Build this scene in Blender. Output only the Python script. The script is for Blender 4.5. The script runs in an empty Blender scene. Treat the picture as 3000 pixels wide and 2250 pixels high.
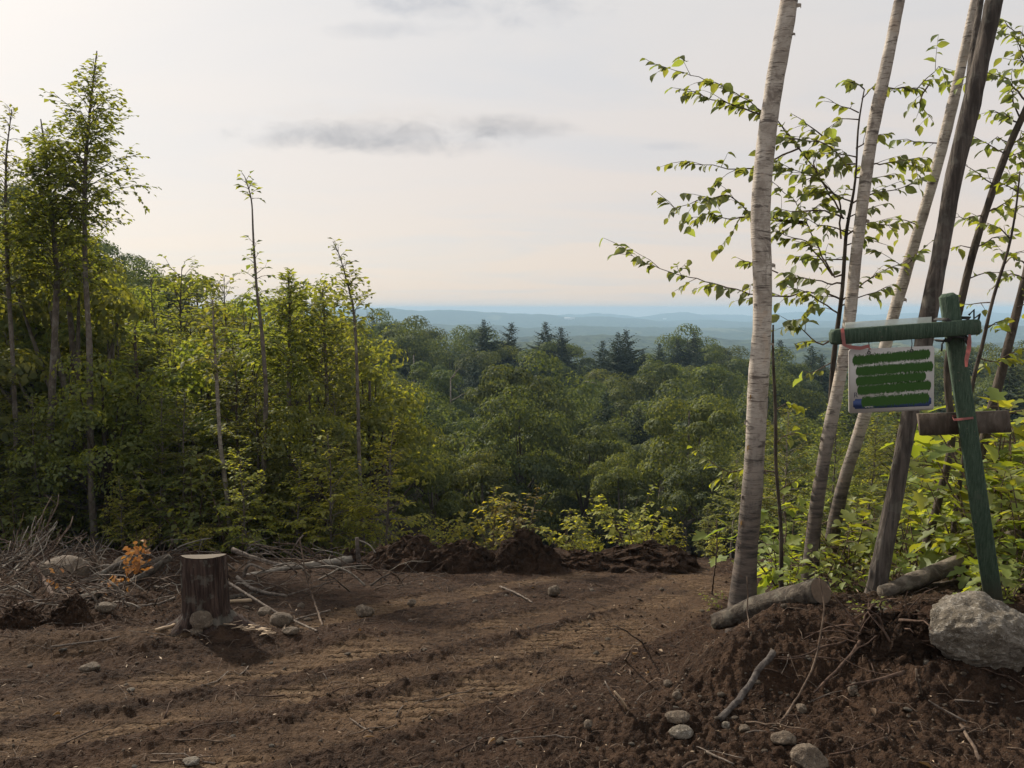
import bpy, bmesh, math, random
import numpy as np
from mathutils import Vector, Matrix, noise as mnoise

# ------------------------------------------------------------------ camera, sky, sun, exposure
SC = bpy.context.scene
COL = SC.collection
F = 2266.0                              # focal length in photograph pixels (3000 wide)
PITCH = math.atan(220 / F)
EYE = 1.7
cam = bpy.data.cameras.new('camera')
cam.sensor_width = 36.0
cam.lens = 36.0 * F / 3000.0
cam.clip_start = 0.05
cam.clip_end = 20000
camo = bpy.data.objects.new('camera', cam)
COL.objects.link(camo)
camo.location = (0, 0, EYE)
camo.rotation_euler = (math.radians(90) - PITCH, 0, 0)
SC.camera = camo

SUN_AZ = math.radians(-40)              # left of the view direction (+Y)
SUN_EL = math.radians(33)
SUN_DIR = Vector((math.sin(SUN_AZ) * math.cos(SUN_EL), math.cos(SUN_AZ) * math.cos(SUN_EL), math.sin(SUN_EL)))
sl = bpy.data.lights.new('sun', 'SUN')
sl.energy = 5.0
sl.angle = math.radians(1.5)
sl.color = (1.0, 0.89, 0.74)
slo = bpy.data.objects.new('sun', sl)
COL.objects.link(slo)
slo.rotation_euler = (-SUN_DIR).to_track_quat('-Z', 'Y').to_euler()
slo.location = (-30, 20, 30)

SC.view_settings.view_transform = 'Standard'
SC.view_settings.look = 'None'
SC.view_settings.exposure = 0.2
SC.view_settings.gamma = 1.0
SC.view_settings.use_curve_mapping = False
SC.cycles.max_bounces = 4
SC.cycles.diffuse_bounces = 2
SC.cycles.glossy_bounces = 2
SC.cycles.transmission_bounces = 4
SC.cycles.volume_bounces = 0
SC.cycles.use_adaptive_sampling = True
SC.cycles.adaptive_threshold = 0.02
SC.cycles.transparent_max_bounces = 8


class NT:
    """small helper to write node trees"""
    def __init__(self, tree):
        self.t = tree
        tree.nodes.clear()

    def n(self, typ, **kw):
        nd = self.t.nodes.new(typ)
        ins = kw.pop('ins', {})
        for k, v in kw.items():
            setattr(nd, k, v)
        for k, v in ins.items():
            self.set(nd, k, v)
        return nd

    def set(self, nd, k, v):
        s = nd.inputs[k]
        if isinstance(v, bpy.types.NodeSocket):
            self.t.links.new(v, s)
        elif isinstance(v, bpy.types.Node):
            self.t.links.new(v.outputs[0], s)
        else:
            if isinstance(v, tuple) and len(v) == 3 and s.type == 'RGBA':
                v = v + (1.0,)
            s.default_value = v

    def math(self, op, a, b=None, c=None, clamp=False):
        nd = self.n('ShaderNodeMath', operation=op, use_clamp=clamp)
        self.set(nd, 0, a)
        if b is not None:
            self.set(nd, 1, b)
        if c is not None:
            self.set(nd, 2, c)
        return nd.outputs[0]

    def mix(self, f, a, b, mode='MIX'):
        nd = self.n('ShaderNodeMix', data_type='RGBA', blend_type=mode)
        self.set(nd, 0, f)
        self.set(nd, 6, a)
        self.set(nd, 7, b)
        return nd.outputs[2]

    def noise(self, vec, scale, detail=3.0, rough=0.55, dist=0.0):
        nd = self.n('ShaderNodeTexNoise')
        if vec is not None:
            self.set(nd, 'Vector', vec)
        self.set(nd, 'Scale', scale)
        self.set(nd, 'Detail', detail)
        self.set(nd, 'Roughness', rough)
        self.set(nd, 'Distortion', dist)
        return nd.outputs[0]

    def ramp(self, fac, pts):
        nd = self.n('ShaderNodeValToRGB')
        cr = nd.color_ramp
        while len(cr.elements) > len(pts):
            cr.elements.remove(cr.elements[-1])
        while len(cr.elements) < len(pts):
            cr.elements.new(0.5)
        for e, (p, c) in zip(cr.elements, pts):
            e.position = p
            e.color = (c, c, c, 1) if not isinstance(c, tuple) else (c + (1,))[:4]
        self.set(nd, 0, fac)
        return nd.outputs[0]

    def sstep(self, v, a, b):
        nd = self.n('ShaderNodeMapRange', interpolation_type='SMOOTHSTEP')
        self.set(nd, 0, v)
        self.set(nd, 1, a)
        self.set(nd, 2, b)
        return nd.outputs[0]


def mapping(t, vec, scale=(1, 1, 1), rot=(0, 0, 0)):
    m = t.n('ShaderNodeMapping')
    t.set(m, 0, vec)
    m.inputs['Scale'].default_value = scale
    m.inputs['Rotation'].default_value = rot
    return m.outputs[0]


def build_world():
    w = bpy.data.worlds.new('World')
    SC.world = w
    w.use_nodes = True
    t = NT(w.node_tree)
    tc = t.n('ShaderNodeTexCoord').outputs['Generated']
    sky = t.n('ShaderNodeTexSky')
    sky.sky_type = 'NISHITA'
    sky.sun_disc = False
    sky.sun_elevation = SUN_EL
    sky.sun_rotation = SUN_AZ
    sky.altitude = 300
    sky.air_density = 1.0
    sky.dust_density = 2.0
    sky.ozone_density = 1.0
    sep = t.n('ShaderNodeSeparateXYZ')
    t.set(sep, 0, tc)
    X, Y, Z = sep.outputs
    el = t.math('MAXIMUM', Z, 0.0)
    # thin high veil of cirrostratus: warm cream low down, paler and cooler higher up
    g = t.sstep(el, 0.0, 0.42)
    veil = t.mix(g, (8.5, 7.15, 6.2), (8.3, 7.95, 7.6))
    # layer coordinates of a flat cloud deck
    den = t.math('ADD', el, 0.12)
    u = t.math('DIVIDE', X, den)
    v = t.math('DIVIDE', Y, den)
    cv = t.n('ShaderNodeCombineXYZ')
    t.set(cv, 0, u)
    t.set(cv, 1, v)
    n1 = t.noise(mapping(t, cv, (0.55, 1.3, 1), (0, 0, 0.25)), 1.0, 5.0, 0.55, 0.6)
    thin = t.sstep(n1, 0.42, 0.68)
    veil = t.mix(t.math('MULTIPLY', thin, 0.42), veil, (6.3, 6.75, 7.3))
    # brighter towards the sun, as the veil scatters forward
    dp = t.n('ShaderNodeVectorMath', operation='DOT_PRODUCT')
    t.set(dp, 0, tc)
    dp.inputs[1].default_value = SUN_DIR
    glow = t.math('POWER', t.math('MAXIMUM', dp.outputs['Value'], 0.0), 4.0)
    veil = t.mix(t.math('MULTIPLY', glow, 0.8), veil, (9.1, 8.7, 8.2))
    col = t.mix(0.84, sky.outputs[0], veil)
    # grey cloud bank low in front of the view and a faint streak above it
    fy = t.math('MAXIMUM', Y, 0.05)
    a = t.math('DIVIDE', X, fy)
    b = t.math('DIVIDE', Z, fy)
    ca = t.n('ShaderNodeCombineXYZ')
    t.set(ca, 0, a)
    t.set(ca, 1, b)
    nz = t.noise(mapping(t, ca, (1, 1.7, 1)), 18.0, 6.0, 0.6, 0.3)
    nz2 = t.noise(mapping(t, ca, (1, 2.2, 1)), 5.0, 4.0, 0.55, 0.3)

    def bank(u0, v0, aa, bb, tilt, amp):
        da = t.math('SUBTRACT', a, u0)
        db = t.math('SUBTRACT', t.math('SUBTRACT', b, v0), t.math('MULTIPLY', da, tilt))
        e = t.math('ADD', t.math('POWER', t.math('DIVIDE', da, aa), 2.0), t.math('POWER', t.math('DIVIDE', db, bb), 2.0))
        m = t.math('SUBTRACT', 1.0, e)
        m = t.math('ADD', m, t.math('MULTIPLY', t.math('SUBTRACT', nz, 0.5), 2.6))
        m = t.math('ADD', m, t.math('MULTIPLY', t.math('SUBTRACT', nz2, 0.5), 2.2))
        front = t.math('GREATER_THAN', Y, 0.06)
        return t.math('MULTIPLY', t.math('MULTIPLY', t.sstep(m, -0.1, 1.9), amp), front), db
    m1, db1 = bank(-0.165, 0.214, 0.20, 0.024, -0.02, 0.9)
    m1b, _ = bank(-0.015, 0.228, 0.13, 0.018, -0.04, 0.8)
    m2, _ = bank(-0.10, 0.405, 0.24, 0.050, -0.14, 1.0)
    m3, _ = bank(-0.16, 0.345, 0.10, 0.014, 0.0, 0.5)
    m4, _ = bank(0.20, 0.205, 0.05, 0.007, 0.0, 0.5)
    bright, _ = bank(-0.12, 0.236, 0.22, 0.024, -0.02, 0.8)
    col = t.mix(bright, col, (8.0, 7.5, 7.1))
    for m in (m1, m1b):
        col = t.mix(m, col, (4.6, 4.65, 4.9))
    for m in (m2, m3, m4):
        col = t.mix(m, col, (5.3, 5.5, 5.95))
    bg = t.n('ShaderNodeBackground')
    t.set(bg, 'Color', col)
    bg.inputs['Strength'].default_value = 0.088
    o = t.n('ShaderNodeOutputWorld')
    t.set(o, 0, bg)


build_world()

# ------------------------------------------------------------------ helpers
rng = np.random.default_rng(7)
random.seed(7)


def perlin(x, y, seed=0):
    x = np.asarray(x, float)
    y = np.asarray(y, float)
    ix = np.floor(x).astype(np.int64)
    iy = np.floor(y).astype(np.int64)
    fx = x - ix
    fy = y - iy

    def grad(i, j):
        h = (i * 374761393 + j * 668265263 + seed * 974711) & 0xffffffff
        h = ((h ^ (h >> 13)) * 1274126177) & 0xffffffff
        h = (h ^ (h >> 16)) & 0xffffffff
        an = h * (2 * math.pi / 4294967296.0)
        return np.cos(an), np.sin(an)
    u = fx * fx * fx * (fx * (fx * 6 - 15) + 10)
    v = fy * fy * fy * (fy * (fy * 6 - 15) + 10)
    g = grad(ix, iy)
    a = g[0] * fx + g[1] * fy
    g = grad(ix + 1, iy)
    b = g[0] * (fx - 1) + g[1] * fy
    g = grad(ix, iy + 1)
    c = g[0] * fx + g[1] * (fy - 1)
    g = grad(ix + 1, iy + 1)
    d = g[0] * (fx - 1) + g[1] * (fy - 1)
    return (a * (1 - u) + b * u) * (1 - v) + (c * (1 - u) + d * u) * v


def fbm(x, y, octv=4, seed=0, gain=0.5):
    s = 0
    amp = 1.0
    f = 1.0
    for k in range(octv):
        s = s + amp * perlin(x * f, y * f, seed + k * 17)
        amp *= gain
        f *= 2.03
    return s


def sst(v, a, b):
    t = np.clip((v - a) / (b - a), 0, 1)
    return t * t * (3 - 2 * t)


def build_mesh(name, verts, faces, mat=None, smooth=False):
    """faces: list of (m,k) integer arrays"""
    me = bpy.data.meshes.new(name)
    verts = np.asarray(verts, np.float32)
    faces = [np.asarray(f, np.int32) for f in faces if len(f)]
    me.vertices.add(len(verts))
    me.vertices.foreach_set('co', verts.ravel())
    loops = np.concatenate([f.ravel() for f in faces])
    tot = np.concatenate([np.full(len(f), f.shape[1], np.int32) for f in faces])
    start = np.concatenate([[0], np.cumsum(tot)[:-1]]).astype(np.int32)
    me.loops.add(len(loops))
    me.loops.foreach_set('vertex_index', loops)
    me.polygons.add(len(tot))
    me.polygons.foreach_set('loop_start', start)
    me.polygons.foreach_set('loop_total', tot)
    if smooth:
        me.polygons.foreach_set('use_smooth', np.ones(len(tot), bool))
    me.update(calc_edges=True)
    if mat:
        me.materials.append(mat)
    return me


class MB:
    """collects pieces and links them as one mesh object"""
    def __init__(self):
        self.v = []
        self.f = {}
        self.n = 0

    def add(self, verts, faces):
        verts = np.asarray(verts, float).reshape(-1, 3)
        for f in faces:
            f = np.asarray(f, int)
            if len(f):
                self.f.setdefault(f.shape[1], []).append(f + self.n)
        self.v.append(verts)
        self.n += len(verts)
        return self

    def mesh(self, name, mat, smooth=False):
        return build_mesh(name, np.concatenate(self.v), [np.concatenate(x) for x in self.f.values()], mat, smooth)

    def tube(self, path, radii, n=6, rough=0.0, seed=0, cap=True):
        path = np.asarray(path, float)
        m = len(path)
        radii = np.broadcast_to(np.asarray(radii, float), (m,))
        tan = np.gradient(path, axis=0)
        tan /= np.linalg.norm(tan, axis=1)[:, None] + 1e-9
        ref = np.array([0.0, 0.0, 1.0]) if abs(tan[0][2]) < 0.9 else np.array([1.0, 0.0, 0.0])
        u = np.cross(tan[0], ref)
        u /= np.linalg.norm(u)
        U = []
        for k in range(m):
            u = u - tan[k] * np.dot(u, tan[k])
            u /= np.linalg.norm(u) + 1e-9
            U.append(u)
        U = np.array(U)
        W = np.cross(tan, U)
        an = np.arange(n) * 2 * math.pi / n
        R = radii[:, None] * np.ones((m, n))
        if rough:
            kk = np.arange(m)[:, None] * 0.7
            R = R * (1 + rough * fbm(np.cos(an)[None, :] * 1.3 + seed * 3.1 + kk, np.sin(an)[None, :] * 1.3 + kk * 0.6, 3, seed) * 1.6)
        V = path[:, None, :] + R[:, :, None] * (np.cos(an)[None, :, None] * U[:, None, :] + np.sin(an)[None, :, None] * W[:, None, :])
        V = V.reshape(-1, 3)
        i = np.arange(m - 1)[:, None] * n
        j = np.arange(n)[None, :]
        j2 = (j + 1) % n
        Q = np.stack([i + j, i + j2, i + n + j2, i + n + j], -1).reshape(-1, 4)
        fs = [Q]
        if cap:
            V = np.concatenate([V, path[:1], path[-1:]])
            a = np.arange(n)
            b = (a + 1) % n
            fs.append(np.concatenate([np.stack([b, a, np.full(n, m * n)], -1),
                                      np.stack([a + (m - 1) * n, b + (m - 1) * n, np.full(n, m * n + 1)], -1)]))
        return self.add(V, fs)

    def box(self, c, ax, ay, az, bevel=0.0):
        """oriented box, half-extent vectors ax, ay, az; chamfered ends along ax when bevel>0"""
        c, ax, ay, az = [np.asarray(q, float) for q in (c, ax, ay, az)]
        if bevel <= 0:
            V = [c + sx * ax + sy * ay + sz * az for sz in (-1, 1) for sy in (-1, 1) for sx in (-1, 1)]
            return self.add(V, [[(0, 2, 3, 1), (4, 5, 7, 6), (0, 1, 5, 4), (2, 6, 7, 3), (0, 4, 6, 2), (1, 3, 7, 5)]])
        L = np.linalg.norm(ax)
        hy, hz = np.linalg.norm(ay), np.linalg.norm(az)
        ex, ey, ez = ax / L, ay / hy, az / hz
        ch = min(hy, hz) * 0.16
        sec = lambda k: [(-hy + ch, -hz), (hy - ch, -hz), (hy, -hz + ch), (hy, hz - ch), (hy - ch, hz), (-hy + ch, hz), (-hy, hz - ch), (-hy, -hz + ch)]
        S = np.array(sec(0))
        V = []
        for x, s in ((-L, 1 - bevel / hy), (-L + bevel, 1), (L - bevel, 1), (L, 1 - bevel / hy)):
            V += [c + ex * x + ey * p * s + ez * q * s for p, q in S]
        Q = []
        for r in range(3):
            for k in range(8):
                Q.append((r * 8 + k, r * 8 + (k + 1) % 8, r * 8 + 8 + (k + 1) % 8, r * 8 + 8 + k))
        self.add(V, [Q, [tuple(range(7, -1, -1)), tuple(range(24, 32))]])
        return self


def obj(name, mesh, parent=None):
    o = bpy.data.objects.new(name, mesh)
    COL.objects.link(o)
    if parent is not None:
        o.parent = parent
    return o


def tag(o, label=None, cat=None, group=None, kind=None):
    if label:
        o['label'] = label
    if cat:
        o['category'] = cat
    if group:
        o['group'] = group
    if kind:
        o['kind'] = kind
    return o


def empty(name, loc, rotz=0.0, scale=1.0):
    e = bpy.data.objects.new(name, None)
    e.empty_display_size = 0.2
    COL.objects.link(e)
    e.location = loc
    e.rotation_euler = (0, 0, rotz)
    e.scale = (scale, scale, scale)
    return e


def at(px, py, d):
    """point on the sight line of photograph pixel (px,py) at forward distance d"""
    x = (px - 1500) / F
    y = (1125 - py) / F
    dy = math.cos(PITCH) + y * math.sin(PITCH)
    dz = -math.sin(PITCH) + y * math.cos(PITCH)
    return np.array([x * d / dy, d, EYE + dz * d / dy])


# ------------------------------------------------------------------ terrain shape
TY = np.arange(-80, 260, 0.1)
TZ = np.interp(TY, [-80, -10, 0, 2.0, 2.9, 12.5, 16, 24, 45, 70, 110, 150, 180, 260],
               [1.2, 0.35, 0.13, 0.03, -0.12, -2.42, -3.6, -6.5, -14.5, -18, -19.5, -21, -26, -46])
TZ = np.convolve(np.pad(TZ, 8, mode='edge'), np.ones(17) / 17, 'valid')

BUMPS = []          # (x, y, height, sx, sy, rot)


def hbase(x, y):
    x = np.asarray(x, float)
    y = np.asarray(y, float)
    z = np.interp(y, TY, TZ)
    a = np.clip(x / np.maximum(y, 8.0), -0.95, 0.9)
    zt = np.interp(a, [-0.95, -0.75, -0.6, -0.48, -0.4, -0.22, 0.0, 0.5, 0.9], [-1, -1.5, -4.5, -9, -12.5, -17.5, -19.5, -21.5, -18])
    z = z + sst(y, 12, 62) * (zt + 19.5)
    # right-hand bank
    xb = 0.55 * (y - 3.1) + 0.1
    xb = np.where(y > 9, 0.55 * 5.9 + 0.1 + (y - 9) * 0.9, xb)
    t = x - xb
    bk = 0.34 * sst(t, 0.0, 0.75) + 0.07 * np.clip(t - 0.5, 0, 3.0)
    z = z + bk * sst(y, 3.2, 4.4) * (1 - sst(y, 14, 24))
    # left-hand rough strip with slash
    z = z + 0.10 * sst(-x - 0.30 * y, 0.2, 1.6) * sst(y, 4, 6) * (1 - sst(y, 13, 18))
    z = z + 0.20 * np.exp(-((y - 12.1) / 0.55) ** 2) * sst(x, -3.2, -1.6) * (1 - sst(x, 2.2, 3.2)) * (0.75 + 0.9 * fbm(x * 0.9, y * 0.5, 3, 91))
    for (bx, by, h, sx, sy, ro) in BUMPS:
        c, s = math.cos(ro), math.sin(ro)
        dx = (x - bx) * c + (y - by) * s
        dy = -(x - bx) * s + (y - by) * c
        z = z + h * np.exp(-(dx / sx) ** 2 - (dy / sy) ** 2)
    return z


def ray_hit(px, py, hf, y0=1.2, y1=60):
    p1 = at(px, py, 1.0)
    dx, dz = p1[0], p1[2] - EYE
    ys = np.geomspace(y0, y1, 3000)
    below = (EYE + dz * ys) < hf(dx * ys, ys)
    k = int(np.argmax(below)) if below.any() else len(ys) - 1
    yy = ys[k]
    return np.array([dx * yy, yy, float(hf(dx * yy, yy))])


for (px, py, h, wx, wy) in [
        (2790, 2010, 0.13, 0.55, 0.22), (2500, 1960, -0.13, 0.40, 0.20), (2290, 1800, 0.06, 0.4, 0.2),
        (2150, 1900, 0.06, 0.25, 0.25), (1900, 2120, 0.07, 0.35, 0.25), (2150, 2010, -0.07, 0.35, 0.15),
        (330, 1900, 0.12, 0.55, 0.16), (640, 1880, 0.12, 0.7, 0.18), (150, 1790, 0.12, 0.35, 0.25),
        (250, 1810, 0.10, 0.25, 0.2), (60, 1900, 0.10, 0.4, 0.2), (1000, 1870, 0.05, 0.5, 0.2),
        (1650, 2080, 0.06, 0.30, 0.3), (2600, 2180, 0.06, 0.5, 0.18), (200, 1700, 0.15, 0.8, 0.3),
        (950, 1690, 0.08, 0.9, 0.4), (1250, 1662, 0.16, 1.0, 0.4), (1540, 1662, 0.16, 0.8, 0.4), (1880, 1660, 0.14, 1.0, 0.4), (2400, 1830, -0.14, 0.22, 0.14)]:
    P = ray_hit(px, py, hbase)
    BUMPS.append((P[0], P[1], h, wx, wy, 0.0))

# crawler tracks: centre lines through ground points, swinging from lower left to upper right
TRACKS = []
for pts in ([(-400, 1930), (200, 1895), (800, 1825), (1300, 1745), (1700, 1690), (1950, 1650)],
            [(-500, 2170), (0, 2075), (560, 1985), (1000, 1915), (1400, 1850), (1750, 1775), (1960, 1700), (2080, 1650)],
            [(-500, 2290), (100, 2180), (600, 2075), (1100, 1990), (1450, 1910), (1750, 1830), (1950, 1760), (2100, 1680)],
            [(-300, 2420), (300, 2280), (800, 2170), (1250, 2060), (1560, 1955), (1830, 1870), (2030, 1770), (2120, 1700)]):
    G = np.array([ray_hit(a, b, hbase) for a, b in pts])[:, :2]
    s = np.linspace(0, 1, len(G))
    q = np.linspace(0, 1, 300)
    # smooth curve
    co = np.polyfit(s, G, 3)
    TRACKS.append(np.stack([np.polyval(co[:, 0], q), np.polyval(co[:, 1], q)], -1))


def track_uv(x, y, T):
    """signed offset and arc length to a track centre line"""
    shp = x.shape
    X = np.stack([x.ravel(), y.ravel()], -1)
    seg = np.linalg.norm(np.diff(T, axis=0), axis=1)
    L = np.concatenate([[0], np.cumsum(seg)])
    best = np.full(len(X), 1e9)
    off = np.zeros(len(X))
    arc = np.zeros(len(X))
    for k in range(0, len(T) - 1, 20):
        a = T[k]
        b = T[min(k + 20, len(T) - 1)]
        d = b - a
        l2 = d @ d
        if l2 < 1e-9:
            continue
        t = np.clip(((X - a) @ d) / l2, 0, 1)
        r = X - (a + t[:, None] * d)
        dist = np.hypot(r[:, 0], r[:, 1])
        m = dist < best
        best[m] = dist[m]
        off[m] = (np.sign(d[0] * r[:, 1] - d[1] * r[:, 0]) * dist)[m]
        arc[m] = (L[k] + t * math.sqrt(l2))[m]
    return off.reshape(shp), arc.reshape(shp)


def detail(x, y):
    """small relief of the bulldozed soil and the packed-soil mask"""
    x = np.asarray(x, float)
    y = np.asarray(y, float)
    clear = 1 - sst(y, 13.0, 17.0)
    n_big = fbm(x * 0.9, y * 0.9, 3, 3)
    n_mid = fbm(x * 3.2, y * 3.2, 3, 11)
    n_cl = fbm(x * 8.5, y * 8.5, 3, 23)
    n_fin = fbm(x * 24, y * 24, 2, 31)
    clod = np.maximum(n_cl, -0.08)
    xb = 0.55 * (y - 3.1) + 0.1
    bank = sst(x - xb, -0.1, 0.5)
    left = sst(-x - 0.30 * y, 0.0, 1.2) * sst(y, 5, 6.5)
    rough = 0.30 + 0.52 * bank + 1.0 * left + 0.3 * sst(y, 9, 11)
    z = 0.030 * n_big + rough * (0.030 * n_mid + 0.032 * clod) + (0.012 + 0.026 * rough) * n_fin
    pack = np.zeros_like(z)
    arcs = np.zeros_like(z)
    cmask = np.zeros_like(z)
    near = (y > 1.0) & (y < 12.5)
    if near.any():
        xs, ys = x[near], y[near]
        zz, pk, ar, cm = z[near], pack[near], arcs[near], cmask[near]
        lf = left[near]
        z0 = zz.copy()
        bk, nm, nc, nf = bank[near], n_mid[near], n_cl[near], n_fin[near]
        for k, T in enumerate(TRACKS):
            off, arc = track_uv(xs, ys, T)
            wd = (0.30, 0.26, 0.20, 0.24)[k]
            edge = wd + 0.03 * nm
            inb = (1 - sst(np.abs(off), edge - 0.06, edge + 0.05)) * (1 - bk) * (1 - lf) * (1 - sst(ys, 9.5, 12))
            mask = sst(fbm(xs * 1.1, ys * 1.1, 2, 50 + k), -0.20, 0.15)
            arc = ys - 0.10 * xs + 0.03 * nm + 0.010 * nc
            cl = np.abs((arc / 0.14) % 1.0 - 0.5) * 2
            cleat = sst(cl, 0.30, 0.80)
            on_ = inb * mask > 0.25
            ar = np.where(on_, arc, ar)
            cm = np.where(on_, inb * mask, cm * (1 - inb))
            flat = 0.28 * z0 - 0.018 + mask * (0.012 * cleat - 0.004) + 0.009 * nc + 0.008 * nf
            zz = zz + (flat - zz) * inb
            ridge = np.exp(-((np.abs(off) - edge - 0.08) / 0.08) ** 2) * (1 - bk) * (1 - sst(ys, 9.5, 12))
            zz = zz + ridge * (1 - lf) * (1 - 0.7 * sst(pk, 0.05, 0.3)) * (0.010 + 0.008 * nm + 0.012 * nc)
            pk = np.maximum(pk, inb * (0.45 + 0.55 * mask))
        z[near], pack[near], arcs[near], cmask[near] = zz, pk, ar, cm
    far = sst(np.hypot(x, y), 18, 40)
    z = z * clear + (1 - clear) * (0.10 * n_big + 0.05 * n_mid * (1 - far))
    return z, pack * clear, arcs, cmask * clear


def ground(x, y):
    return hbase(x, y) + detail(x, y)[0]


GRID = {}


def gz(x, y):
    """height of the ground mesh at a point (nearest grid rows once it is built)"""
    if GRID:
        r, a = math.hypot(x, y), math.atan2(x, y)
        i = int(np.clip(np.searchsorted(GRID['r'], r), 1, len(GRID['r']) - 1))
        j = int(np.clip(np.searchsorted(GRID['a'], a), 1, len(GRID['a']) - 1))
        u = (r - GRID['r'][i - 1]) / (GRID['r'][i] - GRID['r'][i - 1])
        v = (a - GRID['a'][j - 1]) / (GRID['a'][j] - GRID['a'][j - 1])
        Z = GRID['z']
        return float((Z[i - 1, j - 1] * (1 - v) + Z[i - 1, j] * v) * (1 - u) + (Z[i, j - 1] * (1 - v) + Z[i, j] * v) * u)
    return float(ground(np.array([x]), np.array([y]))[0])


def gp(px, py):
    """ground point seen at a photograph pixel"""
    P = ray_hit(px, py, hbase)
    if P[1] > 12.3:                       # over the brow: stay on the edge of the clearing
        P[0], P[1] = P[0] / P[1] * 12.3, 12.3
    P[2] = gz(P[0], P[1])
    return P

# ------------------------------------------------------------------ materials
def material(name):
    m = bpy.data.materials.new(name)
    m.use_nodes = True
    return m, NT(m.node_tree)


def finish(t, shader):
    o = t.n('ShaderNodeOutputMaterial')
    t.set(o, 0, shader)


def bump(t, h, strength=0.5, dist=0.02):
    b = t.n('ShaderNodeBump')
    t.set(b, 'Height', h)
    b.inputs['Strength'].default_value = strength
    b.inputs['Distance'].default_value = dist
    return b.outputs[0]


def principled(t, col, rough=0.9, normal=None, spec=0.25):
    p = t.n('ShaderNodeBsdfPrincipled')
    t.set(p, 'Base Color', col)
    t.set(p, 'Roughness', rough)
    p.inputs['Specular IOR Level'].default_value = spec
    if normal is not None:
        t.set(p, 'Normal', normal)
    return p.outputs[0]


def m_soil():
    m, t = material('soil')
    co = t.n('ShaderNodeTexCoord').outputs['Object']
    at_ = t.n('ShaderNodeAttribute', attribute_name='pack').outputs['Fac']
    fo = t.n('ShaderNodeAttribute', attribute_name='forest').outputs['Fac']
    arc = t.n('ShaderNodeAttribute', attribute_name='arc').outputs['Fac']
    cm = t.n('ShaderNodeAttribute', attribute_name='cleat').outputs['Fac']
    n1 = t.noise(co, 1.1, 4, 0.6)
    n2 = t.noise(co, 8.0, 6, 0.7)
    n3 = t.noise(co, 55.0, 4, 0.65)
    v1 = t.n('ShaderNodeTexVoronoi')
    t.set(v1, 'Vector', co)
    v1.inputs['Scale'].default_value = 34.0
    v2 = t.n('ShaderNodeTexVoronoi')
    t.set(v2, 'Vector', co)
    v2.inputs['Scale'].default_value = 85.0
    # grouser marks across the tracks
    wob = t.math('ADD', arc, t.math('MULTIPLY', t.math('SUBTRACT', n2, 0.5), 0.022))
    bar = t.sstep(t.math('SINE', t.math('MULTIPLY', wob, 2 * math.pi / 0.070)), -0.2, 0.55)
    keep = t.sstep(t.noise(co, 2.6, 3, 0.6), 0.40, 0.56)
    bar_m = t.math('MULTIPLY', t.math('MULTIPLY', bar, cm), keep)
    c = t.mix(t.sstep(n2, 0.36, 0.66), (0.026, 0.0152, 0.0102), (0.074, 0.045, 0.029))
    c = t.mix(t.math('MULTIPLY', t.sstep(n1, 0.48, 0.66), 0.65), c, (0.052, 0.029, 0.018))
    dry = t.math('MULTIPLY', at_, t.math('ADD', 0.35, t.math('MULTIPLY', 0.65, t.sstep(t.math('ADD', t.math('MULTIPLY', n1, 0.4), t.math('MULTIPLY', n2, 0.6)), 0.38, 0.58))))
    c = t.mix(t.math('MULTIPLY', dry, 0.9), c, (0.138, 0.089, 0.053))
    c = t.mix(t.math('MULTIPLY', bar_m, 0.7), c, (0.20, 0.138, 0.084))
    c = t.mix(t.math('MULTIPLY', t.sstep(n3, 0.58, 0.72), 0.5), c, (0.135, 0.105, 0.078))
    c = t.mix(t.math('MULTIPLY', t.sstep(n3, 0.44, 0.34), 0.5), c, (0.018, 0.012, 0.009))
    c = t.mix(fo, c, t.mix(n2, (0.034, 0.027, 0.017), (0.085, 0.062, 0.036)))
    n4 = t.noise(co, 26.0, 5, 0.75)
    h = t.math('ADD', t.math('ADD', t.math('MULTIPLY', n2, 0.8), t.math('MULTIPLY', n4, 0.7)), t.math('MULTIPLY', n3, 0.6))
    h = t.math('SUBTRACT', h, t.math('MULTIPLY', v1.outputs['Distance'], 0.35))
    h = t.math('SUBTRACT', h, t.math('MULTIPLY', v2.outputs['Distance'], 0.20))
    h = t.math('ADD', h, t.math('MULTIPLY', bar_m, 0.7))
    finish(t, principled(t, c, 0.95, bump(t, h, 1.0, 0.05), 0.12))
    return m


def m_duff():
    m, t = material('fibrous_soil')
    co = t.n('ShaderNodeTexCoord').outputs['Object']
    n2 = t.noise(mapping(t, co, (1, 1, 2.5)), 14.0, 5, 0.7, 1.5)
    n3 = t.noise(co, 60.0, 3, 0.6)
    c = t.mix(t.sstep(n2, 0.35, 0.7), (0.022, 0.014, 0.010), (0.066, 0.042, 0.029))
    finish(t, principled(t, c, 0.95, bump(t, t.math('ADD', n2, t.math('MULTIPLY', n3, 0.5)), 1.0, 0.05), 0.1))
    return m


def m_bark(name, c1, c2, scale=14.0, stretch=0.18, rough=0.9, strength=0.9, lichen=0.0):
    m, t = material(name)
    co = t.n('ShaderNodeTexCoord').outputs['Object']
    v = mapping(t, co, (1, 1, stretch))
    n = t.noise(v, scale, 5, 0.65, 0.6)
    n2 = t.noise(co, 3.0, 3, 0.6)
    c = t.mix(t.sstep(n, 0.38, 0.66), c1, c2)
    c = t.mix(t.math('MULTIPLY', t.sstep(n2, 0.5, 0.7), 0.4), c, tuple(0.55 * q for q in c1))
    if lichen:
        n3 = t.noise(co, 9.0, 4, 0.6)
        c = t.mix(t.math('MULTIPLY', t.sstep(n3, 0.54, 0.62), lichen), c, (0.26, 0.27, 0.23))
    finish(t, principled(t, c, rough, bump(t, n, strength, 0.03), 0.2))
    return m


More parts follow.
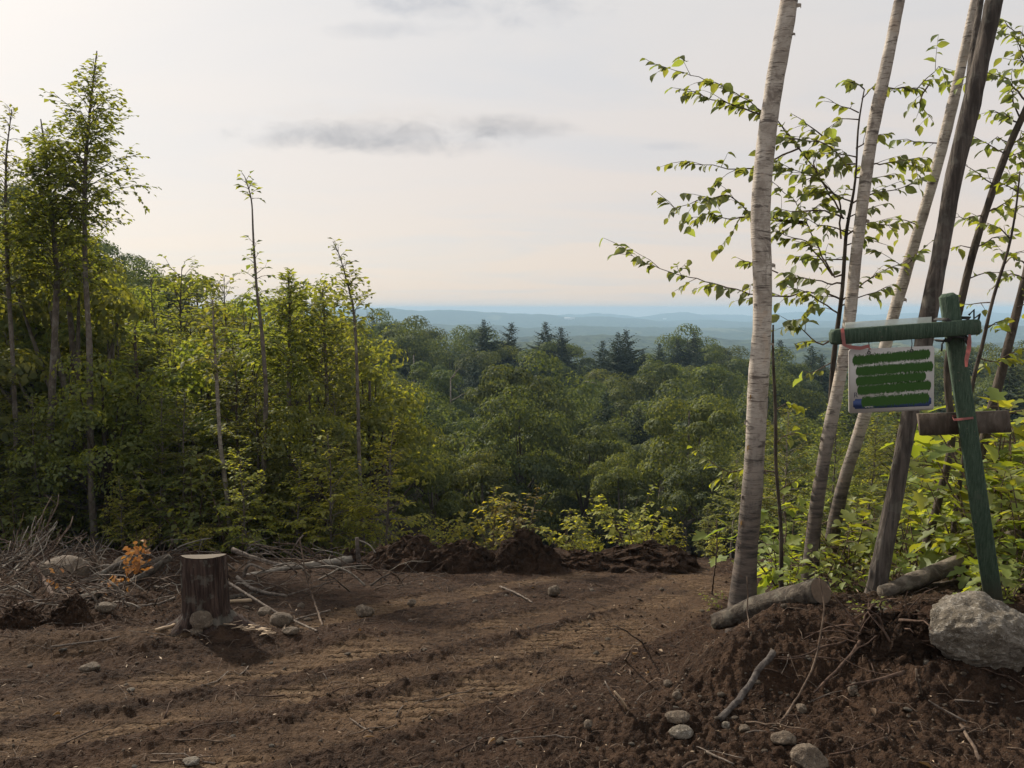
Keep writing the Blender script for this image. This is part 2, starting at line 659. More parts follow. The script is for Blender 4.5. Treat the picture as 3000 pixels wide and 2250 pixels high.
def m_birch():
    m, t = material('birch_bark')
    co = t.n('ShaderNodeTexCoord').outputs['Object']
    sp = t.n('ShaderNodeSeparateXYZ')
    t.set(sp, 0, co)
    z = sp.outputs[2]
    fine = t.noise(mapping(t, co, (6.0, 6.0, 70.0)), 3.0, 3, 0.6)
    dash = t.noise(mapping(t, co, (3.5, 3.5, 34.0)), 3.0, 3, 0.55, 0.3)
    dash2 = t.noise(mapping(t, co, (1.1, 1.1, 7.0)), 3.0, 4, 0.65, 0.4)
    blot = t.noise(co, 5.0, 6, 0.7, 0.8)
    big = t.noise(mapping(t, co, (2.2, 2.2, 1.6)), 2.0, 5, 0.7, 1.2)
    c = t.mix(t.sstep(blot, 0.36, 0.66), (0.54, 0.49, 0.43), (0.30, 0.26, 0.22))
    c = t.mix(t.math('MULTIPLY', t.sstep(big, 0.53, 0.64), 0.6), c, (0.135, 0.108, 0.090))
    c = t.mix(t.math('MULTIPLY', t.sstep(big, 0.42, 0.36), 0.5), c, (0.50, 0.40, 0.31))
    c = t.mix(t.math('MULTIPLY', t.sstep(fine, 0.54, 0.68), 0.30), c, (0.19, 0.15, 0.12))
    c = t.mix(t.math('MULTIPLY', t.sstep(dash, 0.575, 0.65), 0.75), c, (0.10, 0.078, 0.064))
    c = t.mix(t.math('MULTIPLY', t.sstep(dash2, 0.575, 0.65), 0.8), c, (0.065, 0.052, 0.046))
    # rough, dark, partly peeled reddish bark near the foot
    low = t.math('ADD', z, t.math('MULTIPLY', t.math('SUBTRACT', blot, 0.5), 2.2))
    foot = t.math('SUBTRACT', 1.0, t.sstep(low, 0.65, 1.8))
    foot_c = t.mix(t.sstep(dash2, 0.4, 0.60), (0.105, 0.082, 0.068), (0.030, 0.024, 0.022))
    foot_c = t.mix(t.sstep(blot, 0.60, 0.66), foot_c, (0.15, 0.068, 0.045))
    c = t.mix(t.math('MULTIPLY', foot, 0.92), c, foot_c)
    h = t.math('ADD', t.math('ADD', t.math('MULTIPLY', dash, 0.6), dash2), t.math('MULTIPLY', fine, 0.4))
    finish(t, principled(t, c, 0.8, bump(t, h, 0.5, 0.02), 0.25))
    return m


def m_rock(name, c1, c2, c3, scale=1.0):
    m, t = material(name)
    co = t.n('ShaderNodeTexCoord').outputs['Object']
    n1 = t.noise(co, 4.0 * scale, 5, 0.65, 0.5)
    n2 = t.noise(co, 40.0 * scale, 4, 0.7)
    n3 = t.noise(co, 130.0 * scale, 2, 0.5)
    c = t.mix(t.sstep(n1, 0.38, 0.66), c1, c2)
    c = t.mix(t.math('MULTIPLY', t.sstep(n2, 0.52, 0.64), 0.75), c, c3)
    c = t.mix(t.math('MULTIPLY', t.sstep(n3, 0.58, 0.68), 0.7), c, (0.035, 0.033, 0.03))
    h = t.math('ADD', n1, t.math('ADD', t.math('MULTIPLY', n2, 0.5), t.math('MULTIPLY', n3, 0.2)))
    finish(t, principled(t, c, 0.85, bump(t, h, 0.9, 0.035), 0.3))
    return m


def m_leaf(name, c1, c2, trans=0.5, tr_gain=1.7, gloss=0.03, obj_var=0.35):
    """two-sided leaf: diffuse above, light shining through, a little sheen; colour varies leaf by leaf and plant by plant"""
    m, t = material(name)
    isl = t.n('ShaderNodeNewGeometry').outputs['Random Per Island']
    ob = t.n('ShaderNodeObjectInfo').outputs['Random']
    c = t.mix(isl, c1, c2)
    hs = t.n('ShaderNodeHueSaturation')
    t.set(hs, 'Color', c)
    t.set(hs, 'Hue', t.math('ADD', 0.5, t.math('MULTIPLY', t.math('SUBTRACT', ob, 0.5), 0.028)))
    t.set(hs, 'Value', t.math('ADD', 1.0 - obj_var * 0.5, t.math('MULTIPLY', ob, obj_var)))
    d = t.n('ShaderNodeBsdfDiffuse')
    t.set(d, 'Color', hs.outputs[0])
    tr = t.n('ShaderNodeBsdfTranslucent')
    mul = t.mix(1.0, hs.outputs[0], (tr_gain * 1.15, tr_gain, tr_gain * 0.45), 'MULTIPLY')
    t.set(tr, 'Color', mul)
    mx = t.n('ShaderNodeMixShader')
    t.set(mx, 0, trans)
    t.set(mx, 1, d)
    t.set(mx, 2, tr)
    g = t.n('ShaderNodeBsdfGlossy')
    t.set(g, 'Roughness', 0.6)
    t.set(g, 'Color', (0.9, 0.95, 0.9))
    m2 = t.n('ShaderNodeMixShader')
    t.set(m2, 0, gloss)
    t.set(m2, 1, mx)
    t.set(m2, 2, g)
    finish(t, m2.outputs[0])
    return m


def m_plain(name, c, rough=0.6, nscale=40, var=0.25, strength=0.15, spec=0.3):
    m, t = material(name)
    co = t.n('ShaderNodeTexCoord').outputs['Object']
    n = t.noise(co, nscale, 4, 0.6)
    col = t.mix(n, tuple(q * (1 - var) for q in c), tuple(min(1, q * (1 + var)) for q in c))
    finish(t, principled(t, col, rough, bump(t, n, strength, 0.01), spec))
    return m


def m_greenpaint():
    m, t = material('green_painted_wood')
    co = t.n('ShaderNodeTexCoord').outputs['Object']
    gr = t.n('ShaderNodeTexCoord').outputs['Generated']
    n = t.noise(mapping(t, co, (14, 14, 1.2)), 9, 5, 0.65)
    n2 = t.noise(co, 9, 6, 0.7)
    n3 = t.noise(co, 60, 3, 0.6)
    c = t.mix(t.sstep(n, 0.3, 0.7), (0.028, 0.052, 0.034), (0.068, 0.104, 0.072))
    c = t.mix(t.math('MULTIPLY', t.sstep(n2, 0.56, 0.70), 0.6), c, (0.085, 0.100, 0.078))
    c = t.mix(t.math('MULTIPLY', t.sstep(n3, 0.66, 0.72), 0.7), c, (0.17, 0.14, 0.105))
    sp = t.n('ShaderNodeSeparateXYZ')
    t.set(sp, 0, co)
    mud = t.math('SUBTRACT', 1.0, t.sstep(t.math('ADD', sp.outputs[2], t.math('MULTIPLY', n2, 0.25)), 0.15, 0.40))
    c = t.mix(t.math('MULTIPLY', mud, 0.7), c, (0.070, 0.052, 0.038))
    finish(t, principled(t, c, 0.75, bump(t, t.math('ADD', n, t.math('MULTIPLY', n3, 0.4)), 0.8, 0.008), 0.2))
    return m


def m_cutwood(name='cut_wood', c1=(0.080, 0.065, 0.049), c2=(0.140, 0.115, 0.088)):
    m, t = material(name)
    co = t.n('ShaderNodeTexCoord').outputs['Object']
    w = t.n('ShaderNodeTexWave', wave_type='RINGS', rings_direction='Z')
    t.set(w, 'Vector', co)
    w.inputs['Scale'].default_value = 28
    w.inputs['Distortion'].default_value = 2.0
    w.inputs['Detail'].default_value = 2.0
    n = t.noise(co, 12, 4, 0.6)
    c = t.mix(w.outputs[0], c1, c2)
    c = t.mix(t.math('MULTIPLY', t.sstep(n, 0.5, 0.7), 0.4), c, tuple(0.6 * q for q in c1))
    finish(t, principled(t, c, 0.8, bump(t, n, 0.3, 0.01), 0.2))
    return m


def m_hills():
    m, t = material('wooded_hills')
    co = t.n('ShaderNodeTexCoord').outputs['Object']
    n1 = t.noise(co, 0.004, 4, 0.6)
    n2 = t.noise(co, 0.055, 4, 0.7)
    n3 = t.noise(mapping(t, co, (1, 0.35, 1)), 0.006, 3, 0.5)
    c = t.mix(t.sstep(n2, 0.35, 0.68), (0.016, 0.025, 0.014), (0.066, 0.085, 0.036))
    c = t.mix(t.math('MULTIPLY', t.sstep(n1, 0.5, 0.68), 0.5), c, (0.03, 0.045, 0.028))
    c = t.mix(t.math('MULTIPLY', t.sstep(n3, 0.64, 0.68), 0.6), c, (0.15, 0.16, 0.085))
    finish(t, principled(t, c, 0.95, bump(t, n2, 1.0, 6.0), 0.1))
    return m


M = {}
M['soil'] = m_soil()
M['duff'] = m_duff()
M['hills'] = m_hills()
M['birch'] = m_birch()
M['maple_bark'] = m_bark('maple_bark', (0.052, 0.044, 0.039), (0.135, 0.115, 0.100), 26, 0.10, lichen=0.15)
M['grey_bark'] = m_bark('grey_bark', (0.080, 0.067, 0.056), (0.165, 0.142, 0.120), 9, 0.5, strength=0.5, lichen=0.3)
M['pale_bark'] = m_bark('pale_bark', (0.16, 0.14, 0.115), (0.31, 0.28, 0.24), 8, 1.6, strength=0.4)
M['dark_bark'] = m_bark('dark_bark', (0.045, 0.036, 0.030), (0.10, 0.082, 0.066), 14, 0.3)
M['stump_bark'] = m_bark('stump_bark', (0.030, 0.020, 0.017), (0.095, 0.064, 0.052), 26, 0.10, strength=1.0, lichen=0.25)
M['log_bark'] = m_bark('log_bark', (0.042, 0.034, 0.028), (0.118, 0.100, 0.080), 16, 0.9, strength=1.0, lichen=0.12)
M['twig'] = m_bark('twig_bark', (0.070, 0.050, 0.038), (0.17, 0.125, 0.092), 18, 0.6, strength=0.4)
M['grey_twig'] = m_bark('weathered_twig', (0.085, 0.068, 0.056), (0.22, 0.185, 0.155), 18, 0.6, strength=0.4)
M['root'] = m_bark('root_bark', (0.045, 0.029, 0.022), (0.115, 0.075, 0.055), 22, 0.6, strength=0.5)
M['cut'] = m_cutwood()
M['splinter'] = m_plain('fresh_splinter', (0.36, 0.27, 0.18), 0.7, 30, 0.3)
M['granite'] = m_rock('granite', (0.105, 0.088, 0.066), (0.185, 0.165, 0.138), (0.31, 0.29, 0.255))
M['brown_rock'] = m_rock('brown_rock', (0.085, 0.064, 0.046), (0.155, 0.122, 0.090), (0.225, 0.185, 0.140))
M['green_paint'] = m_greenpaint()
M['leaf_mid'] = m_leaf('leaf_mid', (0.064, 0.090, 0.018), (0.158, 0.178, 0.038), 0.57, 2.4)
M['leaf_bright'] = m_leaf('leaf_yellow_green', (0.130, 0.155, 0.018), (0.270, 0.270, 0.040), 0.56, 2.3)
M['leaf_canopy'] = m_leaf('leaf_canopy', (0.034, 0.054, 0.021), (0.096, 0.120, 0.044), 0.43, 1.9, 0.02, 0.40)
M['leaf_canopy_light'] = m_leaf('leaf_canopy_light', (0.050, 0.074, 0.022), (0.124, 0.146, 0.046), 0.46, 2.0, 0.02, 0.35)
M['needle'] = m_leaf('needle', (0.020, 0.034, 0.020), (0.044, 0.062, 0.032), 0.15, 1.2, 0.03, 0.4)
M['leaf_birch'] = m_leaf('leaf_broad', (0.080, 0.115, 0.032), (0.150, 0.185, 0.055), 0.58, 2.3, 0.05)
M['leaf_fresh'] = m_leaf('leaf_fresh', (0.115, 0.160, 0.020), (0.215, 0.245, 0.040), 0.55, 2.0, 0.04)
M['leaf_brown'] = m_leaf('leaf_browning', (0.120, 0.085, 0.028), (0.165, 0.150, 0.036), 0.45, 1.4)
M['leaf_orange'] = m_leaf('leaf_dead_orange', (0.28, 0.12, 0.05), (0.36, 0.19, 0.085), 0.35, 1.0)
M['leaf_litter'] = m_leaf('leaf_litter', (0.13, 0.075, 0.042), (0.30, 0.21, 0.13), 0.2, 1.0)

# ------------------------------------------------------------------ ground
def build_ground():
    rr = np.concatenate([np.linspace(0.25, 2.3, 16)[:-1], np.geomspace(2.3, 14.5, 520)[:-1], np.geomspace(14.5, 190, 90)])
    fine = np.linspace(-39, 39, 800)
    an = np.concatenate([np.linspace(-180, -39, 80)[:-1], fine, np.linspace(39, 180, 80)[1:-1]])
    an = np.radians(an)
    nr, na = len(rr), len(an)
    R, A = np.meshgrid(rr, an, indexing='ij')
    X = R * np.sin(A)
    Y = R * np.cos(A)
    keep = 1.0
    X = np.clip(X, -150, 150)
    Y = np.maximum(Y, -60)
    D, pk, arcs, cmk = detail(X, Y)
    Z = hbase(X, Y) + D
    V = np.stack([X, Y, Z], -1).reshape(-1, 3)
    V = np.concatenate([V, [[0, 0, gz(0, 0.01)]]])
    GRID.update(r=rr, a=an, z=Z)
    i = np.arange(nr - 1)[:, None] * na
    j = np.arange(na)[None, :]
    j2 = (j + 1) % na
    Q = np.stack([i + j, i + na + j, i + na + j2, i + j2], -1).reshape(-1, 4)
    T = np.stack([np.arange(na), (np.arange(na) + 1) % na, np.full(na, nr * na)], -1)
    me = build_mesh('ground', V, [Q, T], M['soil'], True)
    a = me.attributes.new('pack', 'FLOAT', 'POINT')
    a.data.foreach_set('value', np.concatenate([pk.ravel(), [0]]).astype(np.float32))
    for nm_, ar_ in (('arc', arcs), ('cleat', cmk)):
        a = me.attributes.new(nm_, 'FLOAT', 'POINT')
        a.data.foreach_set('value', np.concatenate([ar_.ravel(), [0]]).astype(np.float32))
    fo = sst(Y, 12.5, 16.0)
    xb = 0.55 * (Y - 3.1) + 0.1
    fo = np.maximum(fo, 0.75 * sst(X - xb, 0.9, 1.6) * sst(Y, 4.6, 5.6))
    a = me.attributes.new('forest', 'FLOAT', 'POINT')
    a.data.foreach_set('value', np.concatenate([fo.ravel(), [0]]).astype(np.float32))
    o = obj('ground', me)
    tag(o, 'bulldozed brown soil with crawler track marks and forest floor beyond', kind='structure')


build_ground()


def build_hills():
    yy = np.concatenate([np.linspace(165, 600, 30)[:-1], np.geomspace(600, 6200, 230)])
    aa = np.linspace(-1.1, 1.1, 560)
    Yg, Ag = np.meshgrid(yy, aa, indexing='ij')
    Xg = Yg * Ag
    base = np.interp(Yg, [165, 190, 420, 700, 6200], [-24, -31, -72, -78, -78])

    def ridge(y0, sig, top, seed, amp, wl):
        t = np.interp(Ag, [q[0] for q in top], [q[1] for q in top])
        t = t + amp * fbm(Xg / wl, Yg * 0 + seed, 4, seed)
        yc = y0 * (1 + 0.10 * perlin(Xg / (wl * 2.2), Xg * 0 + 3.3, seed + 5))
        w = np.exp(-((Yg - yc) / sig) ** 2)
        return -78 + (t + 78) * w
    Z = base
    Z = np.maximum(Z, ridge(680, 150, [(-1.1, -22), (-.2, -24), (.1, -30), (.35, -35), (1.1, -30)], 2, 12, 190))
    Z = np.maximum(Z, ridge(1150, 230, [(-1.1, -25), (-.25, -27), (0, -38), (.3, -47), (1.1, -40)], 9, 16, 330))
    Z = np.maximum(Z, ridge(2100, 420, [(-1.1, -20), (-.3, -34), (-.05, -45), (.2, -52), (.5, -44), (1.1, -40)], 14, 26, 620))
    Z = np.maximum(Z, ridge(3500, 600, [(-1.1, -22), (-.32, -14), (-.2, 2), (-.12, -1), (-.03, -16), (.04, -24), (.12, -44), (.4, -60), (1.1, -48)], 21, 16, 300))
    Z = np.maximum(Z, ridge(5200, 600, [(-1.1, -30), (-.2, -20), (.0, -30), (.05, -42), (.10, -22), (.16, -46), (.24, -26), (.31, -50), (.37, -14), (.43, -44), (.52, -26), (1.1, -30)], 33, 22, 300))
    Z = Z + 4.0 * fbm(Xg / 60, Yg / 60, 3, 71) * sst(Yg, 200, 500) + 2.2 * fbm(Xg / 14, Yg / 14, 2, 77) * sst(Yg, 200, 400)
    n, m = Yg.shape
    i = np.arange(n - 1)[:, None] * m
    j = np.arange(m - 1)[None, :]
    Q = np.stack([i + j, i + j + 1, i + m + j + 1, i + m + j], -1).reshape(-1, 4)
    o = obj('distant_hills', build_mesh('distant_hills', np.stack([Xg, Yg, Z], -1).reshape(-1, 3), [Q], M['hills'], True))
    tag(o, 'blue wooded hills and valley fading into haze', kind='structure')
    return yy, aa, Z


HILLS = build_hills()

# ------------------------------------------------------------------ leaves
def norm(a):
    return a / (np.linalg.norm(a, axis=-1, keepdims=True) + 1e-9)


def leaf_batch(mb, P, A, N, L, W, style='quad', fold=0.18):
    P = np.asarray(P, float)
    n = len(P)
    if n == 0:
        return
    A = norm(np.asarray(A, float))
    S = norm(np.cross(np.asarray(N, float), A))
    N = np.cross(A, S)
    L = np.broadcast_to(np.asarray(L, float), (n,))[:, None]
    W = np.broadcast_to(np.asarray(W, float), (n,))[:, None]

    def pt(a, s, h):
        return P + A * (L * a) + S * (W * s) + N * (W * h)
    if style == 'quad':
        V = np.stack([pt(0, 0, 0), pt(.45, .5, fold), pt(1, 0, -.12), pt(.45, -.5, fold)], 1).reshape(-1, 3)
        b = np.arange(n)[:, None] * 4
        mb.add(V, [b + np.array([[0, 1, 2, 3]])])
    elif style == 'ovate':
        V = np.stack([pt(0, 0, 0), pt(.12, .30, fold * .5), pt(.38, .5, fold), pt(.70, .34, fold * .5), pt(1, 0, -.25),
                      pt(.70, -.34, fold * .5), pt(.38, -.5, fold), pt(.12, -.30, fold * .5), pt(.45, 0, 0)], 1).reshape(-1, 3)
        b = np.arange(n)[:, None] * 9
        mb.add(V, [np.concatenate([b + np.array([[0, 1, 2, 8]]), b + np.array([[8, 2, 3, 4]]), b + np.array([[8, 4, 5, 6]]), b + np.array([[0, 8, 6, 7]])])])
    else:                                                     # lobed maple-like leaf
        out = [(0, 0), (.02, .18), (-.06, .42), (.22, .36), (.34, .62), (.48, .58), (.50, .26), (.72, .30), (1.0, 0)]
        half = [(a, s) for a, s in out]
        pts = half + [(a, -s) for a, s in half[-2:0:-1]]
        V = np.stack([pt(a, s, fold * abs(s) * 1.4 - .2 * a * a) for a, s in pts] + [pt(.4, 0, -.02)], 1).reshape(-1, 3)
        k = len(pts)
        b = np.arange(n)[:, None] * (k + 1)
        mb.add(V, [np.concatenate([b + np.array([[q, (q + 1) % k, k]]) for q in range(k)])])


def spray_data(r, path, spacing, L, droop=0.3, spread=1.0, flat=0.25):
    """alternate leaves along a twig path, held in a roughly level plane"""
    path = np.asarray(path, float)
    seg = np.linalg.norm(np.diff(path, axis=0), axis=1)
    T = np.concatenate([[0], np.cumsum(seg)])
    n = max(1, int(T[-1] / spacing))
    s = np.sort(r.uniform(0.12, 1.0, n)) * T[-1]
    s[-1] = T[-1]
    P = np.stack([np.interp(s, T, path[:, k]) for k in range(3)], -1)
    k = np.clip(np.searchsorted(T, s) - 1, 0, len(seg) - 1)
    D = norm(np.diff(path, axis=0)[k])
    side = norm(np.cross(D, np.array([0, 0, 1.0])) + 1e-6)
    sg = np.where(np.arange(n) % 2 == 0, 1, -1)[:, None] * spread
    A = D * r.uniform(0.3, 0.9, (n, 1)) + side * sg * r.uniform(0.4, 1.0, (n, 1))
    A[:, 2] -= droop * r.uniform(0.2, 1.6, n)
    N = np.array([0, 0, 1.0]) + r.normal(0, flat, (n, 3))
    return P, A, N, L * r.uniform(0.5, 1.2, n)


def spray(r, mb, path, spacing, L, style='quad', droop=0.3, spread=1.0, wr=0.62, flat=0.25):
    P, A, N, ln = spray_data(r, path, spacing, L, droop, spread, flat)
    leaf_batch(mb, P, A, N, ln, ln * wr, style)


def bent(r, p0, d, L, n=4, up=0.0, jit=0.12):
    """a wandering path of length L from p0 towards d, bending up or down"""
    p = [np.array(p0, float)]
    d = np.array(d, float)
    d /= np.linalg.norm(d)
    for k in range(n):
        d = d + np.array([0, 0, up / n]) + r.normal(0, jit, 3)
        d /= np.linalg.norm(d)
        p.append(p[-1] + d * (L / n))
    return np.array(p)


def young_tree(seed, H, r0, cb, R, nb, L=0.085, lean=0.04, sp=0.055, pointed=1.0, style='quad', lean_dir=None, twigs=8):
    """slender forest-edge tree; returns wood and foliage collectors"""
    r = np.random.default_rng(seed)
    wood, leaf = MB(), MB()
    n = 12
    az = r.uniform(0, 6.28) if lean_dir is None else lean_dir
    hs = np.linspace(0, H, n)
    wob = np.cumsum(r.normal(0, 0.018 * H / n * 3, (n, 2)), axis=0)
    wob -= wob[0]
    path = np.stack([wob[:, 0] + math.cos(az) * lean * hs, wob[:, 1] + math.sin(az) * lean * hs, hs], -1)
    path[0, 2] = -0.25
    rad = r0 * (1 - hs / H) ** 0.8 + 0.006
    rad[0] *= 1.25
    wood.tube(path, rad, 8, 0.12, seed)
    for k in range(nb):
        t = cb + (0.985 - cb) * ((k + r.uniform(0, 1)) / nb)
        h = t * H
        q = np.array([np.interp(h, hs, path[:, c]) for c in range(3)])
        q[2] = h
        a = k * 2.399 + r.uniform(-.5, .5)
        tt = (t - cb) / (1 - cb)
        prof = (1 - tt) ** (0.75 * pointed) * min(1, 0.45 + tt * 3.0)
        bl = max(0.18, R * prof * r.uniform(0.55, 1.15))
        elv = 0.35 + 0.75 * tt + r.uniform(-.2, .2)
        d = np.array([math.cos(a) * math.cos(elv), math.sin(a) * math.cos(elv), math.sin(elv)])
        bp = bent(r, q, d, bl, 5, -0.55 + 0.3 * tt, 0.10)
        br = min(rad[int(t * (n - 1))] * 0.55, 0.008 + 0.010 * bl)
        wood.tube(bp, np.linspace(br, 0.003, 6), 4, cap=False)
        spray(r, leaf, bp[2:], sp, L, style)
        nt = max(2, int(twigs * bl / R))
        for s in np.linspace(0.22, 0.95, nt):
            x = s * 5
            i = min(int(x), 4)
            p = bp[i] * (1 - x + i) + bp[i + 1] * (x - i)
            dd = bp[i + 1] - bp[i]
            dd /= np.linalg.norm(dd)
            side = np.cross(dd, [0, 0, 1.0]) * r.choice([-1, 1])
            tl = bl * (0.20 + 0.38 * (1 - s)) * r.uniform(0.6, 1.2) + 0.10
            tp = bent(r, p, dd * 0.7 + side * r.uniform(.5, 1.1) + np.array([0, 0, r.uniform(-.15, .25)]), tl, 3, -0.25, 0.12)
            wood.tube(tp, [0.0045, 0.0035, 0.003, 0.002], 3, cap=False)
            spray(r, leaf, tp, sp, L, style)
            if tl > 0.45:
                for q2 in (0.4, 0.7):
                    p2 = tp[0] * (1 - q2) + tp[-1] * q2
                    tp2 = bent(r, p2, (tp[-1] - tp[0]) + np.cross(tp[-1] - tp[0], [0, 0, 1]) * r.choice([-1, 1]) * 0.9, tl * 0.5, 2, -0.2, 0.1)
                    spray(r, leaf, tp2, sp, L, style)
    return wood, leaf


def canopy_tree(seed, H, R, cb, nl=30, ln=0.24, count=6500):
    """broad-crowned tree of the slope below: many leafy lobes round ascending limbs"""
    r = np.random.default_rng(seed)
    wood, leaf = MB(), MB()
    hs = np.linspace(0, H * 0.9, 8)
    path = np.stack([np.cumsum(r.normal(0, 0.05, 8)), np.cumsum(r.normal(0, 0.05, 8)), hs], -1)
    path[0] = (0, 0, -0.6)
    wood.tube(path, 0.028 * H * 0.5 * (1 - hs / H * 0.92) + 0.02, 7)
    ch = H * (1 - cb)
    zc = H * cb + ch * 0.45
    lobes = []
    for k in range(nl):
        ph = k * 2.399 + r.uniform(-.3, .3)
        v = 1 - 1.55 * (k + 0.5) / nl
        w = math.sqrt(max(0.02, 1 - v * v))
        rr = r.uniform(0.55, 0.98)
        c = np.array([math.cos(ph) * w * R * rr, math.sin(ph) * w * R * rr, zc + v * ch * 0.52 * r.uniform(0.55, 1.12)])
        lr = R * r.uniform(0.24, 0.54)
        c[:2] += r.normal(0, 0.10 * R, 2)
        c[2] += r.normal(0, 0.05 * ch)
        lobes.append((c, lr))
        if k % 2 == 0:
            b0 = np.array([path[4][0], path[4][1], H * cb * 0.8 + (c[2] - H * cb * 0.8) * 0.35])
            mid = (b0 + c) / 2 + np.array([0, 0, -0.15 * R])
            wood.tube([b0, mid, c], [0.05 + 0.01 * H, 0.05, 0.02], 4, cap=False)
    per = count // nl
    for c, lr in lobes:
        u = norm(r.normal(0, 1, (per, 3)))
        u[:, 2] = np.where(u[:, 2] < -0.12, -u[:, 2], u[:, 2])
        rad = lr * (0.55 + 0.5 * r.power(2.2, (per, 1))) * np.array([1, 1, 0.78])
        P = c + u * rad
        A = np.cross(u, r.normal(0, 1, (per, 3)))
        A[:, 2] -= 0.30
        N = u + np.array([0, 0, 0.35]) + r.normal(0, .30, (per, 3))
        l = ln * r.uniform(0.6, 1.25, per)
        leaf_batch(leaf, P, A, N, l, l * 0.62)
    return wood, leaf


def conifer(seed, H, R):
    r = np.random.default_rng(seed)
    wood, leaf = MB(), MB()
    hs = np.linspace(0, H, 8)
    path = np.stack([np.cumsum(r.normal(0, 0.02, 8)), np.cumsum(r.normal(0, 0.02, 8)), hs], -1)
    path[0] = (0, 0, -0.5)
    wood.tube(path, 0.012 * H * (1 - hs / H) + 0.012, 6)
    P, A, N, Ls = [], [], [], []
    nb = 230
    lop = r.uniform(0, 6.28)
    for k in range(nb):
        t = 0.12 + 0.87 * (k + r.uniform(0, 1)) / nb
        h = t * H
        a = k * 2.399 + r.uniform(-.4, .4)
        bl = (min((1 - t) * H * 0.72 + 0.02, R * (1.15 - 0.3 * t)) * (1 + 0.22 * math.cos(a - lop)) + 0.05) * r.uniform(0.35, 1.15)
        hd = np.array([math.cos(a), math.sin(a), 0])
        el0 = 0.05 + 0.45 * t ** 3
        q = np.array([np.interp(h, hs, path[:, 0]), np.interp(h, hs, path[:, 1]), h])
        m = max(3, int(bl / 0.16))
        s = np.linspace(0.08, 1, m)
        pts = q + hd * (s * bl)[:, None] + np.array([0, 0, 1]) * (s * bl * el0 - s ** 1.5 * bl * (0.42 - 0.3 * t) + s ** 5 * 0.16 * bl)[:, None]
        if k % 4 == 0:
            wood.tube(pts[[0, m // 2, -1]], [0.018, 0.011, 0.004], 3, cap=False)
        side = np.array([-hd[1], hd[0], 0])
        for sg in (-1, 1, -.4, .4):
            wdt = (0.14 + 0.26 * bl * (1.05 - s)) * r.uniform(.6, 1.25, m)
            P.append(pts)
            A.append(hd * 0.9 + side * sg * 1.0 + np.array([0, 0, -0.30]) + r.normal(0, .2, (m, 3)))
            N.append(np.array([0, 0, 1]) + r.normal(0, .5, (m, 3)))
            Ls.append(wdt)
    P, A, N, Ls = np.concatenate(P), np.concatenate(A), np.concatenate(N), np.concatenate(Ls)
    leaf_batch(leaf, P, A, N, Ls, np.minimum(Ls * 0.45, 0.15))
    return wood, leaf


def shrub(seed, H, R, stems, L, style='quad', sp=0.06, twigs=5, upright=0.6):
    """several stems from one foot with leafy side twigs"""
    r = np.random.default_rng(seed)
    wood, leaf = MB(), MB()
    for k in range(stems):
        a = k * 2.399 + r.uniform(-.4, .4)
        out = r.uniform(0.1, 1.0) * (1 - upright)
        d = np.array([math.cos(a) * out, math.sin(a) * out, 1.0])
        h = H * r.uniform(0.6, 1.05)
        p = bent(r, [0.04 * math.cos(a), 0.04 * math.sin(a), -0.06], d, h, 6, -0.15, 0.09)
        wood.tube(p, np.linspace(0.006 + 0.005 * H, 0.002, 7), 5, cap=False)
        spray(r, leaf, p[3:], sp, L, style)
        for s in np.linspace(0.25, 0.97, twigs):
            x = s * 6
            i = min(int(x), 5)
            q = p[i] * (1 - x + i) + p[i + 1] * (x - i)
            b = r.uniform(0, 6.28)
            tl = R * r.uniform(0.35, 0.8) * (1.1 - 0.6 * s)
            tp = bent(r, q, [math.cos(b), math.sin(b), r.uniform(0.0, 0.6)], tl, 3, -0.45, 0.12)
            wood.tube(tp, [0.004, 0.003, 0.0025, 0.0015], 3, cap=False)
            spray(r, leaf, tp, sp, L, style)
    return wood, leaf


TPL = {}


def template(key, gen, bark, leafmat, part=('trunk', 'crown')):
    w, l = gen
    TPL[key] = (w.mesh(part[0], M[bark], True), l.mesh(part[1], M[leafmat]), part)


def plant(name, key, loc, rotz, scale, label, cat, group=None, tilt=None, zs=1.0):
    e = empty(name, loc, rotz, scale)
    e.scale = (scale, scale, scale * zs)
    if tilt:
        e.rotation_euler = (tilt[0], tilt[1], rotz)
    w, l, part = TPL[key]
    obj(part[0], w, e)
    tag(obj(part[1], l, e), kind='stuff')
    tag(e, label, cat, group)
    return e


def on(px, d, dz=0.0):
    """ground point straight below the sight line of pixel column px at distance d"""
    x = (px - 1500) / F * d
    return np.array([x, d, gz(x, d) + dz])

# ------------------------------------------------------------------ forest on the slope below
for k in range(6):
    template('canopy%d' % k, canopy_tree(100 + k, 12.0, [3.4, 3.9, 2.9, 3.7, 3.1, 4.0][k], [.30, .34, .26, .36, .24, .32][k], 19 + 2 * k, 0.25, 10500), 'dark_bark', 'leaf_canopy')
for k in range(4):
    template('canopy%d' % (6 + k), canopy_tree(120 + k, 12.0, [2.9, 3.3, 2.6, 3.6][k], [.22, .28, .18, .30][k], 15 + 3 * k, 0.23, 9500), 'grey_bark', 'leaf_canopy_light')
for k in range(4):
    template('conifer%d' % k, conifer(140 + k, 12.0, [3.2, 2.9, 3.5, 2.7][k]), 'dark_bark', 'needle')

